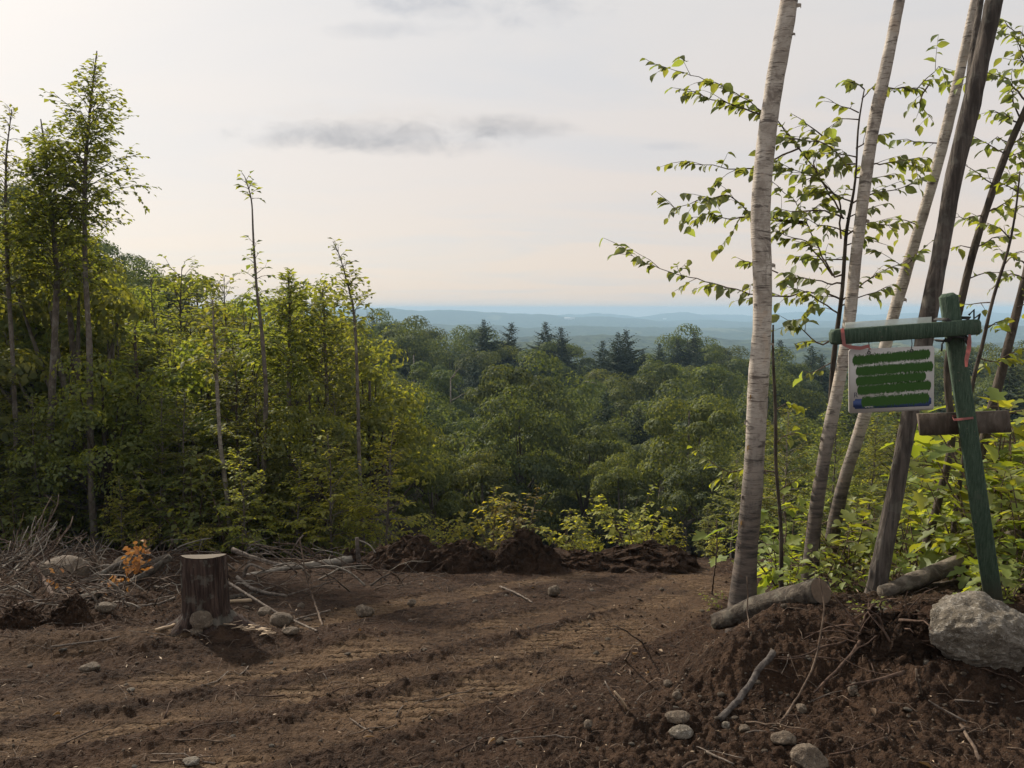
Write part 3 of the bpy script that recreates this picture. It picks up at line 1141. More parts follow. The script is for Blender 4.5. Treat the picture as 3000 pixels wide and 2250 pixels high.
R1 = np.random.default_rng(11)
CONIFERS = [(1418, 948, 120), (1498, 957, 122), (1595, 955, 118), (1643, 970, 120), (1810, 985, 108), (1834, 978, 111), (1768, 1010, 116),
            (1930, 1018, 126), (1985, 1005, 125), (2032, 985, 125), (2285, 1008, 122), (1095, 950, 140), (1390, 1060, 98), (1700, 1082, 95),
            (1570, 1112, 88), (1590, 1188, 62), (1636, 1172, 60), (1350, 1120, 82), (1915, 1092, 92), (2140, 1058, 108), (1475, 1095, 84),
            (2410, 1050, 100), (2960, 1060, 60), (1850, 1150, 70), (1240, 1060, 96)]
SKY_ORDER = sorted([c for c in CONIFERS if c[1] < 1025 and c[0] > 1300])
ORD = ['first', 'second', 'third', 'fourth', 'fifth', 'sixth', 'seventh', 'eighth', 'ninth', 'tenth', 'eleventh', 'twelfth', 'thirteenth']
RC = np.random.default_rng(12)
for k in range(26):
    d_ = RC.uniform(45, 118)
    CONIFERS.append((int(RC.uniform(1180, 2900)), int(np.interp(d_, [40, 60, 80, 110, 130], [1215, 1165, 1105, 1045, 1030]) + RC.uniform(-25, 40)), d_))
for i, (px, ty, d) in enumerate(CONIFERS):
    P = on(px, d, -0.2)
    H = at(px, ty - 14, d)[2] - P[2]
    plant('spruce_tree', 'conifer%d' % (i % 4), P, R1.uniform(0, 6.28), H / 12.0,
          ('%s dark spruce from the left along the forest skyline before the hills' % ORD[SKY_ORDER.index((px, ty, d))]) if (px, ty, d) in SKY_ORDER else 'dark spruce half hidden among the leafy crowns below the forest skyline', 'tree', 'spruces in the forest below')

n_can = 0
spots = []
d = 21.0
d = 29.0
while d < 165:
    s = np.interp(d, [20, 30, 60, 100, 165], [2.8, 3.9, 6.2, 7.4, 8.6])
    a = -0.62 if d > 45 else -0.12
    while a < 0.78:
        aa = a + R1.uniform(-.35, .35) * s / d
        dd = d + R1.uniform(-.4, .4) * s
        a += s / d
        spots.append((aa, dd, s))
    d += s * 0.95
for aa, dd, s in spots:
    px = 1500 + aa * F
    if n_can >= 296:
        break
    if dd > 110 and px < 1250 and px > 900 and R1.uniform() < .3:
        continue
    H = np.interp(dd, [20, 25, 35, 45, 60, 80, 110, 150], [3.6, 4.5, 6.6, 9.3, 11, 12.3, 13.2, 14.2]) * R1.uniform(.78, 1.18)
    P = on(px, dd, -0.2)
    # leave out what the near thicket or the slope hides completely
    top = P[2] + H
    ypix = 905 - (top - EYE) / dd * F
    if px < 900 and ypix > 900:
        continue
    n_can += 1
    vk = int(R1.integers(6, 10)) if R1.uniform() < (0.5 if dd < 62 else 0.22) else int(R1.integers(0, 6))
    plant('leafy_tree', 'canopy%d' % vk, P, R1.uniform(0, 6.28), H / 12.0 * R1.uniform(.85, 1.15),
          'round-crowned green tree in the dense forest on the slope below the clearing', 'tree', 'leafy trees on the slope below', zs=R1.uniform(.88, 1.12), tilt=(R1.normal(0, .05), R1.normal(0, .05)))
for px, ty, d in ((1150, 968, 118), (1215, 958, 124), (1085, 985, 112)):
    P = on(px, d, -0.2)
    H = at(px, ty, d)[2] - P[2]
    plant('leafy_tree', 'canopy%d' % (px % 6), P, px, H / 12.0,
          {1150: 'broad leafy tree in the middle of the high left end of the forest skyline', 1215: 'broad leafy tree at the right of the high left end of the forest skyline', 1085: 'broad leafy tree just right of the ragged slender tree on the forest skyline'}[px], 'tree', 'leafy trees on the slope below')
    n_can += 1

for k, (px, ty, by, d, lab) in enumerate([(1330, 1110, 1200, 60, 'pale dead snag below the left end of the forest skyline'), (1440, 1150, 1215, 66, 'leaning pale dead snag in the middle of the valley forest'),
                                          (1225, 1040, 1110, 80, 'grey dead snag by the tall slender left edge tree'), (1930, 1300, 1480, 34, 'thin bare snag in the dark foot of the valley forest'),
                                          (1720, 1120, 1180, 74, 'broken pale snag among the crowns right of the middle')]):
    rs = np.random.default_rng(900 + k)
    P = on(px, d)
    top = at(px + rs.uniform(-12, 12), ty, d)
    sn = empty('dead_snag', P)
    tag(sn, lab, 'snag')
    q = np.linspace(0, 1, 8)[:, None]
    path = q * (top - P) + np.concatenate([[[0, 0, 0]], np.cumsum(rs.normal(0, .07, (7, 3)) * [1, 1, 0], axis=0)])
    mbs = MB().tube(path, np.linspace(0.16, 0.05, 8), 6)
    obj('trunk', mbs.mesh('trunk', M['pale_bark'], True), sn)
    for j in range(7):
        i0 = int(rs.integers(4, 8))
        a_ = rs.uniform(0, 6.28)
        obj('limb', MB().tube(bent(rs, path[min(i0, 7)], [math.cos(a_), math.sin(a_), .5], rs.uniform(.6, 1.8), 4, .1, .2), [.05, .04, .03, .02, .01], 4).mesh('limb', M['pale_bark'], True), sn)

# ------------------------------------------------------------------ thicket along the edge of the clearing
for k in range(6):
    template('thicket%d' % k, young_tree(200 + k, 6.0, 0.05, [.16, .22, .12, .28, .2, .1][k], [1.6, 1.8, 1.45, 1.9, 1.5, 1.7][k], 50, 0.14, 0.03, 0.066, pointed=0.62, twigs=11), ['grey_bark', 'dark_bark', 'grey_bark', 'pale_bark', 'dark_bark', 'grey_bark'][k], 'leaf_mid')
for k in range(3):
    template('beech%d' % k, young_tree(220 + k, 3.0, 0.025, .12, [1.0, 1.2, 1.1][k], 30, 0.12, 0.06, 0.052, pointed=0.8, twigs=11), 'grey_bark', 'leaf_bright')
for k in range(3):
    template('edgeshrub%d' % k, shrub(240 + k, 1.4, 0.75, 7, 0.115, sp=0.05, twigs=9, upright=0.35), 'twig', 'leaf_bright', ('stems', 'foliage'))
template('brownshrub0', shrub(250, 1.5, 0.7, 6, 0.09, sp=0.05, twigs=6, upright=0.35), 'twig', 'leaf_brown', ('stems', 'foliage'))
for k in range(3):
    template('broadshrub%d' % k, shrub(260 + k, 1.0, 0.60, 5, 0.16, 'lobed', 0.095, 5, 0.35), 'twig', 'leaf_fresh', ('stems', 'foliage'))
for k in range(2):
    template('lowbroad%d' % k, shrub(290 + k, 0.5, 0.42, 5, 0.15, 'lobed', 0.10, 4, 0.25), 'twig', 'leaf_fresh', ('stems', 'foliage'))
    template('lowovate%d' % k, shrub(294 + k, 0.5, 0.45, 5, 0.12, 'ovate', 0.085, 4, 0.25), 'twig', 'leaf_fresh', ('stems', 'foliage'))
for k in range(2):
    template('ovateshrub%d' % k, shrub(270 + k, 1.0, 0.6, 5, 0.125, 'ovate', 0.075, 5, 0.35), 'twig', 'leaf_fresh', ('stems', 'foliage'))

for k in range(4):
    template('thicket%d' % (6 + k), canopy_tree(320 + k, 6.0, [1.5, 1.75, 1.3, 1.9][k], [.10, .16, .06, .2][k], 22 + 3 * k, 0.145, 6500), ['grey_bark', 'dark_bark'][k % 2], 'leaf_mid')
R2 = np.random.default_rng(21)
LAB_T = 'young leafy tree among many in the dense thicket left of the clearing'
for d, pa, pb, ya, yb, s in ((14.6, -250, 950, 1020, 1250, 1.05), (16, -250, 1050, 930, 1150, 1.1), (17.5, -300, 1080, 880, 1080, 1.2), (19.5, -300, 1120, 850, 1020, 1.35),
                             (22, -300, 1150, 840, 980, 1.6), (25, -350, 1150, 830, 940, 1.8), (29, -350, 1100, 820, 920, 2.3), (17, -300, 230, 600, 800, 1.3), (20, -350, 260, 560, 760, 1.5), (34, -350, 1050, 815, 900, 2.7), (41, -350, 1000, 800, 890, 3.4)):
    px = pa
    while px < pb:
        q = px + R2.uniform(-.3, .3) * s / d * F
        dd = d + R2.uniform(-.5, .5)
        ty = R2.uniform(ya, yb) + (max(0, q - 950) * 0.9) - max(0, 350 - q) * 0.15
        P = on(q, dd, -0.05)
        H = at(q, ty, dd)[2] - P[2]
        plant('thicket_tree', 'thicket%d' % int(R2.choice([0, 1, 2, 3, 4, 5, 0, 2, 6, 7, 8, 9])), P, R2.uniform(0, 6.28), H / 6.0 * 0.96, LAB_T, 'tree', 'young trees of the left thicket')
        px += s / d * F
for d, pa, pb, ya, yb, s in ((11.5, 2480, 3300, 1150, 1350, 1.5), (13.5, 2330, 3300, 1100, 1330, 1.6), (16, 2150, 3200, 1150, 1320, 1.7), (19, 2100, 3200, 1180, 1350, 1.7), (17, 1250, 2150, 1440, 1530, 1.6)):
    px = pa
    while px < pb:
        q = px + R2.uniform(-.3, .3) * s / d * F
        P = on(q, d + R2.uniform(-.5, .5), -0.05)
        H = at(q, R2.uniform(ya, yb), P[1])[2] - P[2]
        plant('thicket_tree', 'thicket%d' % int(R2.integers(0, 6)), P, R2.uniform(0, 6.28), H / 6.0, 'young leafy tree at the foot of the slope, behind the birches and soil heaps', 'tree', 'young trees beyond the clearing')
        px += s / d * F

template('under0', shrub(280, 1.6, 0.8, 7, 0.11, sp=0.05, twigs=8, upright=0.4), 'twig', 'leaf_mid', ('stems', 'foliage'))
template('under1', shrub(281, 1.6, 0.9, 6, 0.11, sp=0.05, twigs=8, upright=0.3), 'twig', 'leaf_mid', ('stems', 'foliage'))
for k in range(64):
    px = -200 + 1250 * ((k * 0.618) % 1.0)
    P = on(px, R2.uniform(13.6, 18.0), -0.03)
    plant('understory_shrub', 'under%d' % (k % 2), P, R2.uniform(0, 6.28), R2.uniform(.55, 1.5), 'green understory shrub between the stems of the left thicket', 'shrub', 'understory of the left thicket')

# low yellow-green beeches at the edge, each in its own place
for i, (px, by, ty, key, lab) in enumerate([
        (1120, 1610, 1235, 'beech0', 'tallest yellow-green beech sapling beside the leftmost soil heap'),
        (960, 1615, 1270, 'beech1', 'yellow-green beech sapling behind the fallen birch trunk'),
        (850, 1610, 1340, 'beech2', 'yellow-green beech sapling behind the crossed dead branches'),
        (700, 1600, 1310, 'beech0', 'yellow-green beech sapling just right of and behind the stump'),
        (1060, 1600, 1420, 'beech2', 'small yellow-green beech sapling over the birch stub'),
        (330, 1600, 1400, 'beech1', 'small green beech sapling above the dead orange leaves')]):
    P = on(px, 13.0 + 0.25 * (i % 3))
    H = at(px, ty, P[1])[2] - P[2]
    plant('beech_sapling', key, P, i * 1.7, H / 3.0, lab, 'sapling', 'beech saplings at the left edge')
for i, (px, by, ty, key, lab) in enumerate([
        (1310, 1610, 1475, 'edgeshrub0', 'bushy yellow-green shrub between the two left soil heaps'),
        (1440, 1615, 1395, 'edgeshrub1', 'tall loose shrub behind the middle soil heap'),
        (1520, 1610, 1385, 'brownshrub0', 'browning shrub bent over the tallest soil heap'),
        (1660, 1610, 1440, 'edgeshrub2', 'open green shrub right of the tallest soil heap'),
        (1740, 1615, 1545, 'edgeshrub0', 'low bright yellow-green shrub spreading over the soil bank'),
        (1860, 1610, 1385, 'edgeshrub1', 'layered green shrub behind the right soil heap'),
        (1960, 1610, 1490, 'edgeshrub2', 'small green shrub at the right end of the soil bank'),
        (1230, 1600, 1520, 'edgeshrub1', 'small yellow-green shrub above the leftmost soil heap'),
        (2110, 1640, 1540, 'edgeshrub0', 'thin green shrub just left of the big birch'),
        (560, 1600, 1500, 'edgeshrub2', 'low green shrub right behind the stump'),
        (400, 1600, 1520, 'edgeshrub1', 'low green shrub left behind the stump')]):
    P = on(px, 12.7 + 0.2 * (i % 3))
    H = at(px, ty, P[1])[2] - P[2]
    plant('edge_shrub', key, P, i * 2.1, H / 1.45, lab, 'shrub', 'shrubs along the edge of the clearing')


# ------------------------------------------------------------------ trees traced stem by stem
def pixtree(name, label, pts, d, bark, cat='tree', group=None, extra=None, sides=14, rough=0.05, part='trunk', dd=None):
    """stem through photograph pixels (px,py,width px) at distance d, base first; dd: distance at the top"""
    base = at(pts[0][0], pts[0][1], d)
    zb = gz(base[0], base[1])
    n = len(pts)
    ds = np.linspace(d, dd if dd else d, n)
    W = np.array([at(p[0], p[1], q) for p, q in zip(pts, ds)])
    rad = np.array([p[2] / 2 / F * q for p, q in zip(pts, ds)])
    e = empty(name, (base[0], base[1], zb))
    tag(e, label, cat, group)
    W = W - np.array([base[0], base[1], zb])
    # foot in the soil, then the stem resampled for a smooth line
    W = np.concatenate([[W[0] + np.array([0, 0, -W[0][2] - 0.2])], W])
    rad = np.concatenate([[rad[0] * 1.45], rad])
    rad[1] *= 1.10
    if extra:
        W = np.concatenate([W, W[-1] + np.array(extra)[None, :]])
        rad = np.concatenate([rad, [rad[-1] * 0.7]])
    T = np.concatenate([[0], np.cumsum(np.linalg.norm(np.diff(W, axis=0), axis=1))])
    s = np.linspace(0, T[-1], max(12, int(T[-1] / 0.09)))
    path = np.stack([np.interp(s, T, W[:, k]) for k in range(3)], -1)
    rr = np.interp(s, T, rad)
    k = np.ones(5) / 5
    sm = lambda a: np.convolve(np.pad(a, 2, mode='edge'), k, 'valid')
    path = np.stack([sm(path[:, c]) for c in range(3)], -1)
    rr = sm(rr) * (1 + 0.05 * np.interp(s, np.arange(0, T[-1] + .5, .3), rng.normal(0, 1, len(np.arange(0, T[-1] + .5, .3)))))
    mb = MB().tube(path, rr, sides, rough, len(label))
    obj(part, mb.mesh(part, M[bark], True), e)
    return e, path + np.array(e.location), rr


def limb(parent, path, r0, r1, bark, name='limb', n=5):
    o = np.array(parent.location)
    path = np.asarray(path) - o
    m = MB().tube(path, np.linspace(r0, r1, len(path)), n)
    return obj(name, m.mesh(name, M[bark], True), parent)


def top_crown(parent, tip, seed, size, leafmat='leaf_birch', bark='grey_bark'):
    """leafy top of a tree that stands out of the picture"""
    r = np.random.default_rng(seed)
    w, l = MB(), MB()
    p0 = np.array(tip) - np.array(parent.location)
    for k in range(22):
        a = k * 2.399
        t = k / 22
        q = p0 + np.array([0, 0, -0.2 + 2.2 * t])
        b = bent(r, q, [math.cos(a), math.sin(a), 0.5 + t], size * (1.1 - 0.7 * t), 4, -0.3, .12)
        w.tube(b, [.015, .01, .007, .004, .002], 4, cap=False)
        for s in (1, 2, 3):
            tp = bent(r, b[s], (b[s + 1] - b[s]) + r.normal(0, .3, 3), size * .45, 3, -.3, .15)
            spray(r, l, tp, 0.07, 0.075, 'ovate')
        spray(r, l, b[1:], 0.07, 0.075, 'ovate')
    w.tube([p0, p0 + np.array([0, 0, 1.0]), p0 + np.array([.05, 0, 2.1])], [0.05, 0.03, 0.005], 6)
    obj('top_limbs', w.mesh('top_limbs', M[bark], True), parent)
    tag(obj('crown', l.mesh('crown', M[leafmat]), parent), kind='stuff')


DA = 5.5
bA, pA, rA = pixtree('birch_tree', 'thick pale birch trunk with peeling bark, nearest to the open clearing',
                    [(2175, 1745, 72), (2187, 1620, 66), (2199, 1496, 63), (2214, 1292, 59), (2221, 1112, 56), (2233, 976, 55), (2234, 850, 55), (2236, 800, 54), (2225, 651, 53), (2236, 488, 53), (2255, 326, 52), (2280, 180, 50), (2313, 0, 49)],
                    DA, 'birch', group='birches by the sign', extra=(0.35, 0.1, 2.6), sides=20)
top_crown(bA, pA[-1], 301, 1.3)
bB, pB, rB = pixtree('birch_tree', 'crooked pale birch trunk just left of the hanging sign',
                    [(2366, 1700, 40), (2378, 1600, 40), (2390, 1496, 39), (2422, 1292, 39), (2452, 1157, 37), (2468, 1066, 32), (2490, 931, 33), (2500, 820, 34), (2520, 651, 32), (2540, 488, 33), (2561, 352, 36), (2592, 217, 33), (2636, 0, 29)],
                    5.9, 'birch', group='birches by the sign', extra=(0.4, 0.1, 2.6), sides=18)
top_crown(bB, pB[-1], 302, 1.2)
bC, pC, rC = pixtree('birch_tree', 'leaning pale birch trunk passing behind the hanging sign',
                    [(2432, 1605, 40), (2452, 1500, 38), (2472, 1405, 35), (2504, 1315, 34), (2534, 1211, 32), (2590, 1030, 33), (2624, 898, 33), (2668, 750, 33), (2700, 640, 30), (2731, 542, 29), (2773, 380, 29), (2812, 217, 28), (2856, 0, 22)],
                    7.2, 'birch', group='birches by the sign', extra=(0.5, 0.1, 2.6), sides=16, dd=6.6)
top_crown(bC, pC[-1], 303, 1.2)
bD, pD, _ = pixtree('maple_tree', 'dark forked maple trunk right behind the hanging sign',
                    [(2560, 1768, 56), (2572, 1703, 54), (2588, 1613, 54), (2614, 1496, 50), (2646, 1315, 48), (2669, 1207, 46), (2705, 1010, 48), (2724, 898, 47), (2762, 705, 43), (2798, 488, 45), (2830, 380, 50), (2866, 217, 44), (2913, 0, 45)],
                    5.3, 'maple_bark', extra=(0.5, 0.1, 2.4), sides=18, rough=0.09)
limb(bD, [at(2812, 430, 5.32), at(2828, 370, 5.42), at(2848, 163, 5.6), at(2873, 0, 5.7), at(2895, -160, 5.8)], 0.030, 0.018, 'maple_bark', 'second_stem', 8)
top_crown(bD, pD[-1], 304, 1.4)
bF, pF, _ = pixtree('maple_tree', 'slim dark leaning trunk just left of the green post top',
                    [(2700, 1640, 24), (2750, 1469, 22), (2795, 1283, 20), (2770, 1107, 21), (2785, 1003, 22), (2820, 868, 22), (2852, 727, 21), (2885, 629, 20), (2945, 450, 19), (2993, 347, 18), (3060, 200, 16)],
                    6.3, 'dark_bark', extra=(0.5, 0, 1.6), rough=0.08)
top_crown(bF, pF[-1], 305, 1.1)
bG, pG, _ = pixtree('maple_tree', 'dark slim trunk at the right edge beyond the post',
                    [(2805, 1590, 30), (2836, 1500, 28), (2880, 1300, 26), (2945, 1048, 25), (2963, 976, 24), (3003, 818, 22), (3050, 600, 20), (3110, 350, 18)],
                    7.0, 'dark_bark', extra=(0.5, 0, 1.6), rough=0.08)
top_crown(bG, pG[-1], 306, 1.1)
bJ, pJ, _ = pixtree('beech_sapling', 'thin dark sapling between the two left birches holding most of the leafy branches',
                    [(2395, 1560, 16), (2410, 1400, 16), (2428, 1250, 15), (2440, 1060, 15), (2455, 950, 14), (2466, 870, 13), (2473, 803, 12), (2475, 705, 11), (2482, 640, 9), (2511, 542, 7), (2508, 434, 6), (2521, 304, 5), (2538, 239, 3)],
                    6.2, 'dark_bark', cat='sapling', sides=8)
bH, pH, _ = pixtree('beech_sapling', 'thin dark crooked sapling right of the green post',
                    [(2790, 1560, 14), (2830, 1300, 13), (2845, 1125, 12), (2868, 1048, 11), (2893, 962, 11), (2900, 886, 10), (2945, 773, 8), (2975, 640, 6), (2990, 480, 4)],
                    6.0, 'dark_bark', cat='sapling', sides=8)
bK, pK, _ = pixtree('beech_sapling', 'thin straight dark stem just right of the big birch',
                    [(2290, 1690, 12), (2287, 1496, 11), (2271, 1383, 10), (2273, 1202, 10), (2262, 1021, 8), (2266, 930, 5)],
                    6.0, 'dark_bark', cat='sapling', sides=7)

R3 = np.random.default_rng(33)


LEAF_ME = {}


def leafy_branches(parent, lists, d, L, bark='twig', leafmat='leaf_birch', wpx=6, sp=0.042, dj=0.25, droop=0.6, single=140, every=0.125):
    """branches through photograph pixels; each becomes a branch part with leaves hanging from it and its twigs.
    The largest leaves are parts of their own, the rest of the foliage is joined."""
    o = np.array(parent.location)
    data = []
    for pts in lists:
        wood = MB()
        d1 = d + R3.uniform(-dj, dj)
        ds = np.linspace(d + 0.02, d1, len(pts))
        W = np.array([at(p[0], p[1], q) for p, q in zip(pts, ds)]) - o
        T = np.concatenate([[0], np.cumsum(np.linalg.norm(np.diff(W, axis=0), axis=1))])
        s = np.linspace(0, T[-1], max(5, int(T[-1] / 0.06)))
        path = np.stack([np.interp(s, T, W[:, k]) for k in range(3)], -1)
        path = path + np.concatenate([[[0, 0, 0]], R3.normal(0, 0.006, (len(path) - 1, 3))])
        r0 = wpx / 2 / F * d * min(1, 0.4 + T[-1])
        wood.tube(path, np.linspace(r0, 0.0016, len(path)), 5, cap=False)
        a = len(path) // 5
        data.append(spray_data(R3, path[a:], sp, L, droop, 0.8, 0.45))
        for t in np.arange(0.12, T[-1] * 0.95, every):
            i = min(int(t / T[-1] * (len(path) - 1)), len(path) - 2)
            dirn = norm((path[i + 1] - path[i])[None])[0]
            tw = bent(R3, path[i], dirn + R3.normal(0, .6, 3) * np.array([1, 1, .6]), R3.uniform(0.08, 0.32) * min(1, T[-1] * 1.5), 3, -0.3, 0.12)
            wood.tube(tw, [0.003, 0.0022, 0.0018, 0.0012], 4, cap=False)
            data.append(spray_data(R3, tw, sp, L, droop, 0.8, 0.45))
        obj('branch', wood.mesh('branch', M[bark], True), parent)
    P, A, N, ln = [np.concatenate([q[k] for q in data]) for k in range(4)]
    order = np.argsort(-ln)
    big, rest = order[:single], order[single:]
    leaf = MB()
    if len(rest):
        leaf_batch(leaf, P[rest], A[rest], N[rest], ln[rest], ln[rest] * 0.62, 'ovate')
        tag(obj('foliage', leaf.mesh('foliage', M[leafmat]), parent), kind='stuff')
    if leafmat not in LEAF_ME:
        one = MB()
        leaf_batch(one, [[0, 0, 0]], [[1, 0, 0]], [[0, 0, 1]], 1.0, 0.62, 'ovate')
        LEAF_ME[leafmat] = one.mesh('leaf', M[leafmat])
    A = norm(A)
    S = norm(np.cross(N, A))
    N = np.cross(A, S)
    for k in big:
        lf = obj('leaf', LEAF_ME[leafmat], parent)
        q = ln[k]
        lf.matrix_local = Matrix(((A[k][0] * q, S[k][0] * q, N[k][0] * q, P[k][0]), (A[k][1] * q, S[k][1] * q, N[k][1] * q, P[k][1]), (A[k][2] * q, S[k][2] * q, N[k][2] * q, P[k][2]), (0, 0, 0, 1)))


leafy_branches(bJ, [
    [(2464, 700), (2464, 586), (2407, 532), (2342, 434), (2277, 353), (2223, 315), (2147, 266), (2071, 233), (1979, 206), (1890, 175)],
    [(2277, 353), (2223, 331), (2153, 309), (2104, 293), (2040, 270), (1970, 258)],
    [(2342, 434), (2280, 460), (2207, 494), (2147, 497), (2082, 483), (1990, 477)],
    [(2364, 651), (2280, 640), (2196, 629), (2147, 575), (2093, 575), (2033, 591), (1979, 613), (1941, 580)],
    [(2364, 651), (2280, 650), (2196, 632), (2147, 643), (2082, 624), (2000, 640)],
    [(2473, 803), (2440, 808), (2413, 754), (2364, 651), (2321, 586), (2261, 532)],
    [(2470, 880), (2400, 850), (2300, 870), (2207, 863), (2125, 841), (2060, 819), (1979, 803), (1908, 776), (1849, 749), (1805, 743)],
    [(2280, 800), (2201, 770), (2158, 754)],
    [(2413, 401), (2350, 350), (2321, 336)], [(2494, 500), (2430, 420), (2350, 410), (2272, 401)],
    [(2470, 640), (2400, 520), (2330, 495), (2272, 488)], [(2505, 480), (2440, 485), (2360, 530)],
    [(2472, 640), (2400, 612), (2330, 618), (2255, 618)], [(2440, 808), (2360, 700), (2300, 690), (2261, 667)],
    [(2516, 330), (2473, 309), (2413, 293)], [(2510, 500), (2560, 480), (2640, 470), (2722, 466)],
    [(2490, 600), (2554, 564), (2614, 558), (2695, 526)], [(2478, 690), (2538, 656), (2600, 660), (2668, 651)],
    [(2466, 880), (2527, 830), (2600, 790), (2690, 745)], [(2462, 898), (2540, 862), (2620, 835)],
    [(2407, 532), (2380, 470), (2400, 440), (2440, 400)], [(2350, 640), (2400, 600), (2440, 575)],
    [(2450, 990), (2400, 1010), (2340, 960), (2290, 925)], [(2440, 1060), (2390, 1085), (2350, 1110)],
    [(2460, 920), (2400, 880), (2350, 850), (2290, 830)], [(2508, 434), (2560, 400), (2600, 390)],
    [(2530, 260), (2500, 240), (2480, 235)], [(2525, 290), (2560, 250), (2580, 240)], [(2515, 350), (2460, 350), (2420, 380)], [(2510, 460), (2450, 450), (2390, 450)],
    [(2495, 590), (2430, 560), (2350, 570)], [(2478, 680), (2420, 660), (2340, 640)], [(2470, 760), (2400, 760), (2330, 750)], [(2505, 520), (2560, 520), (2620, 510)],
    [(2480, 640), (2540, 610), (2600, 600)], [(2470, 830), (2420, 830), (2300, 800)], [(2475, 720), (2530, 700), (2600, 720)]],
    6.2, 0.094, single=300, every=0.11)
leafy_branches(bC, [
    [(2590, 300), (2603, 260), (2684, 260), (2749, 200), (2793, 206)], [(2720, 250), (2690, 300), (2733, 358)],
    [(2760, 420), (2722, 418), (2630, 407)], [(2740, 500), (2700, 490), (2650, 480)], [(2690, 660), (2650, 640), (2610, 640)],
    [(2650, 780), (2690, 740), (2720, 720)]], 6.8, 0.085)
leafy_branches(bF, [
    [(2945, 450), (2900, 420), (2850, 400)], [(2985, 360), (2940, 330), (2900, 320)], [(2930, 480), (2970, 450), (3040, 430)],
    [(2885, 629), (2930, 600), (3000, 560)], [(2885, 629), (2840, 640), (2790, 640)], [(2905, 570), (2960, 520), (3020, 500)],
    [(2852, 727), (2900, 700), (2980, 690)], [(2852, 727), (2810, 720), (2770, 730)], [(2990, 350), (2960, 260), (2920, 200)],
    [(2910, 540), (2860, 500), (2810, 480)], [(2830, 820), (2880, 800), (2960, 790)], [(3010, 300), (2950, 230), (2860, 210)],
    [(3030, 250), (2980, 120), (2930, 90)], [(2945, 450), (2990, 400), (3040, 370)], [(2960, 420), (2920, 400), (2880, 440)]], 6.3, 0.09)
leafy_branches(bG, [
    [(3040, 620), (2990, 600), (2930, 640)], [(3003, 818), (2960, 800), (2900, 850)], [(3010, 780), (2960, 740), (2910, 750)],
    [(2963, 976), (2920, 950), (2880, 960)], [(2980, 900), (3020, 880), (3060, 870)], [(3050, 600), (2990, 560), (2950, 500)],
    [(3060, 540), (3000, 480), (2960, 440)], [(2950, 1040), (2990, 1020), (3040, 1030)], [(3080, 460), (3020, 400), (2980, 380)],
    [(3110, 300), (3040, 210), (2960, 150)], [(3110, 250), (3020, 120), (2890, 30)]], 6.9, 0.085)
leafy_branches(bH, [
    [(2900, 886), (2860, 890), (2790, 885)], [(2945, 773), (2980, 740), (3020, 730)], [(2893, 962), (2940, 940), (3000, 930)],
    [(2868, 1048), (2910, 1060), (2980, 1050)], [(2960, 700), (2920, 660), (2870, 650)], [(2980, 560), (2940, 540), (2890, 520)]], 6.0, 0.085, leafmat='leaf_fresh')
leafy_branches(bK, [
    [(2271, 1383), (2200, 1370), (2130, 1385), (2065, 1345)], [(2273, 1300), (2310, 1270), (2380, 1270)], [(2273, 1202), (2300, 1180), (2340, 1190)],
    [(2280, 1440), (2330, 1400), (2370, 1380)], [(2287, 1496), (2320, 1480), (2360, 1500)]], 6.0, 0.085, leafmat='leaf_fresh')

# curls of loose bark on the birches
R4 = np.random.default_rng(44)
for par, path, rad, d, spots in ((bA, pA, rA, DA, [(-1, 1163, 1), (-1, 1250, 0), (-1, 1305, 1), (-1, 1450, 0), (1, 760, 0), (1, 25, 0), (1, 110, 0), (1, 1000, 0), (-1, 880, 0), (-1, 1520, 1), (-1, 1600, 0), (1, 1380, 0)]),
                                 (bB, pB, rB, 5.9, [(-1, 1300, 0), (1, 650, 0), (-1, 300, 0)]), (bC, pC, rC, 6.9, [(1, 865, 0), (-1, 1190, 0), (-1, 420, 0)])):
    for sd, py, big in spots:
        zt = at(2250, py, d)[2]
        i = int(np.argmin(np.abs(path[:, 2] - zt)))
        out = norm(np.array([[sd, R4.uniform(-.7, -.1), 0]]))[0]
        c = path[i] + out * rad[i] * 0.97
        k = 6
        t = np.linspace(0, 1, k)[:, None]
        w = R4.uniform(0.008, 0.016) * (1.3 if big else 1)
        ctr = c + out * np.sin(t * 2.4) * R4.uniform(.012, .028) + np.array([0, -1.0, 0]) * t * 0.02 + np.array([0, 0, -1]) * t * t * .02
        V = np.concatenate([ctr + np.array([0, 0, w]) * (1 - .5 * t), ctr - np.array([0, 0, w]) * (1 - .3 * t)]) - np.array(par.location)
        Q = [(q, q + 1, k + q + 1, k + q) for q in range(k - 1)]
        obj('bark_curl', MB().add(V, [Q]).mesh('bark_curl', M['leaf_litter'] if big else M['birch'], True), par)

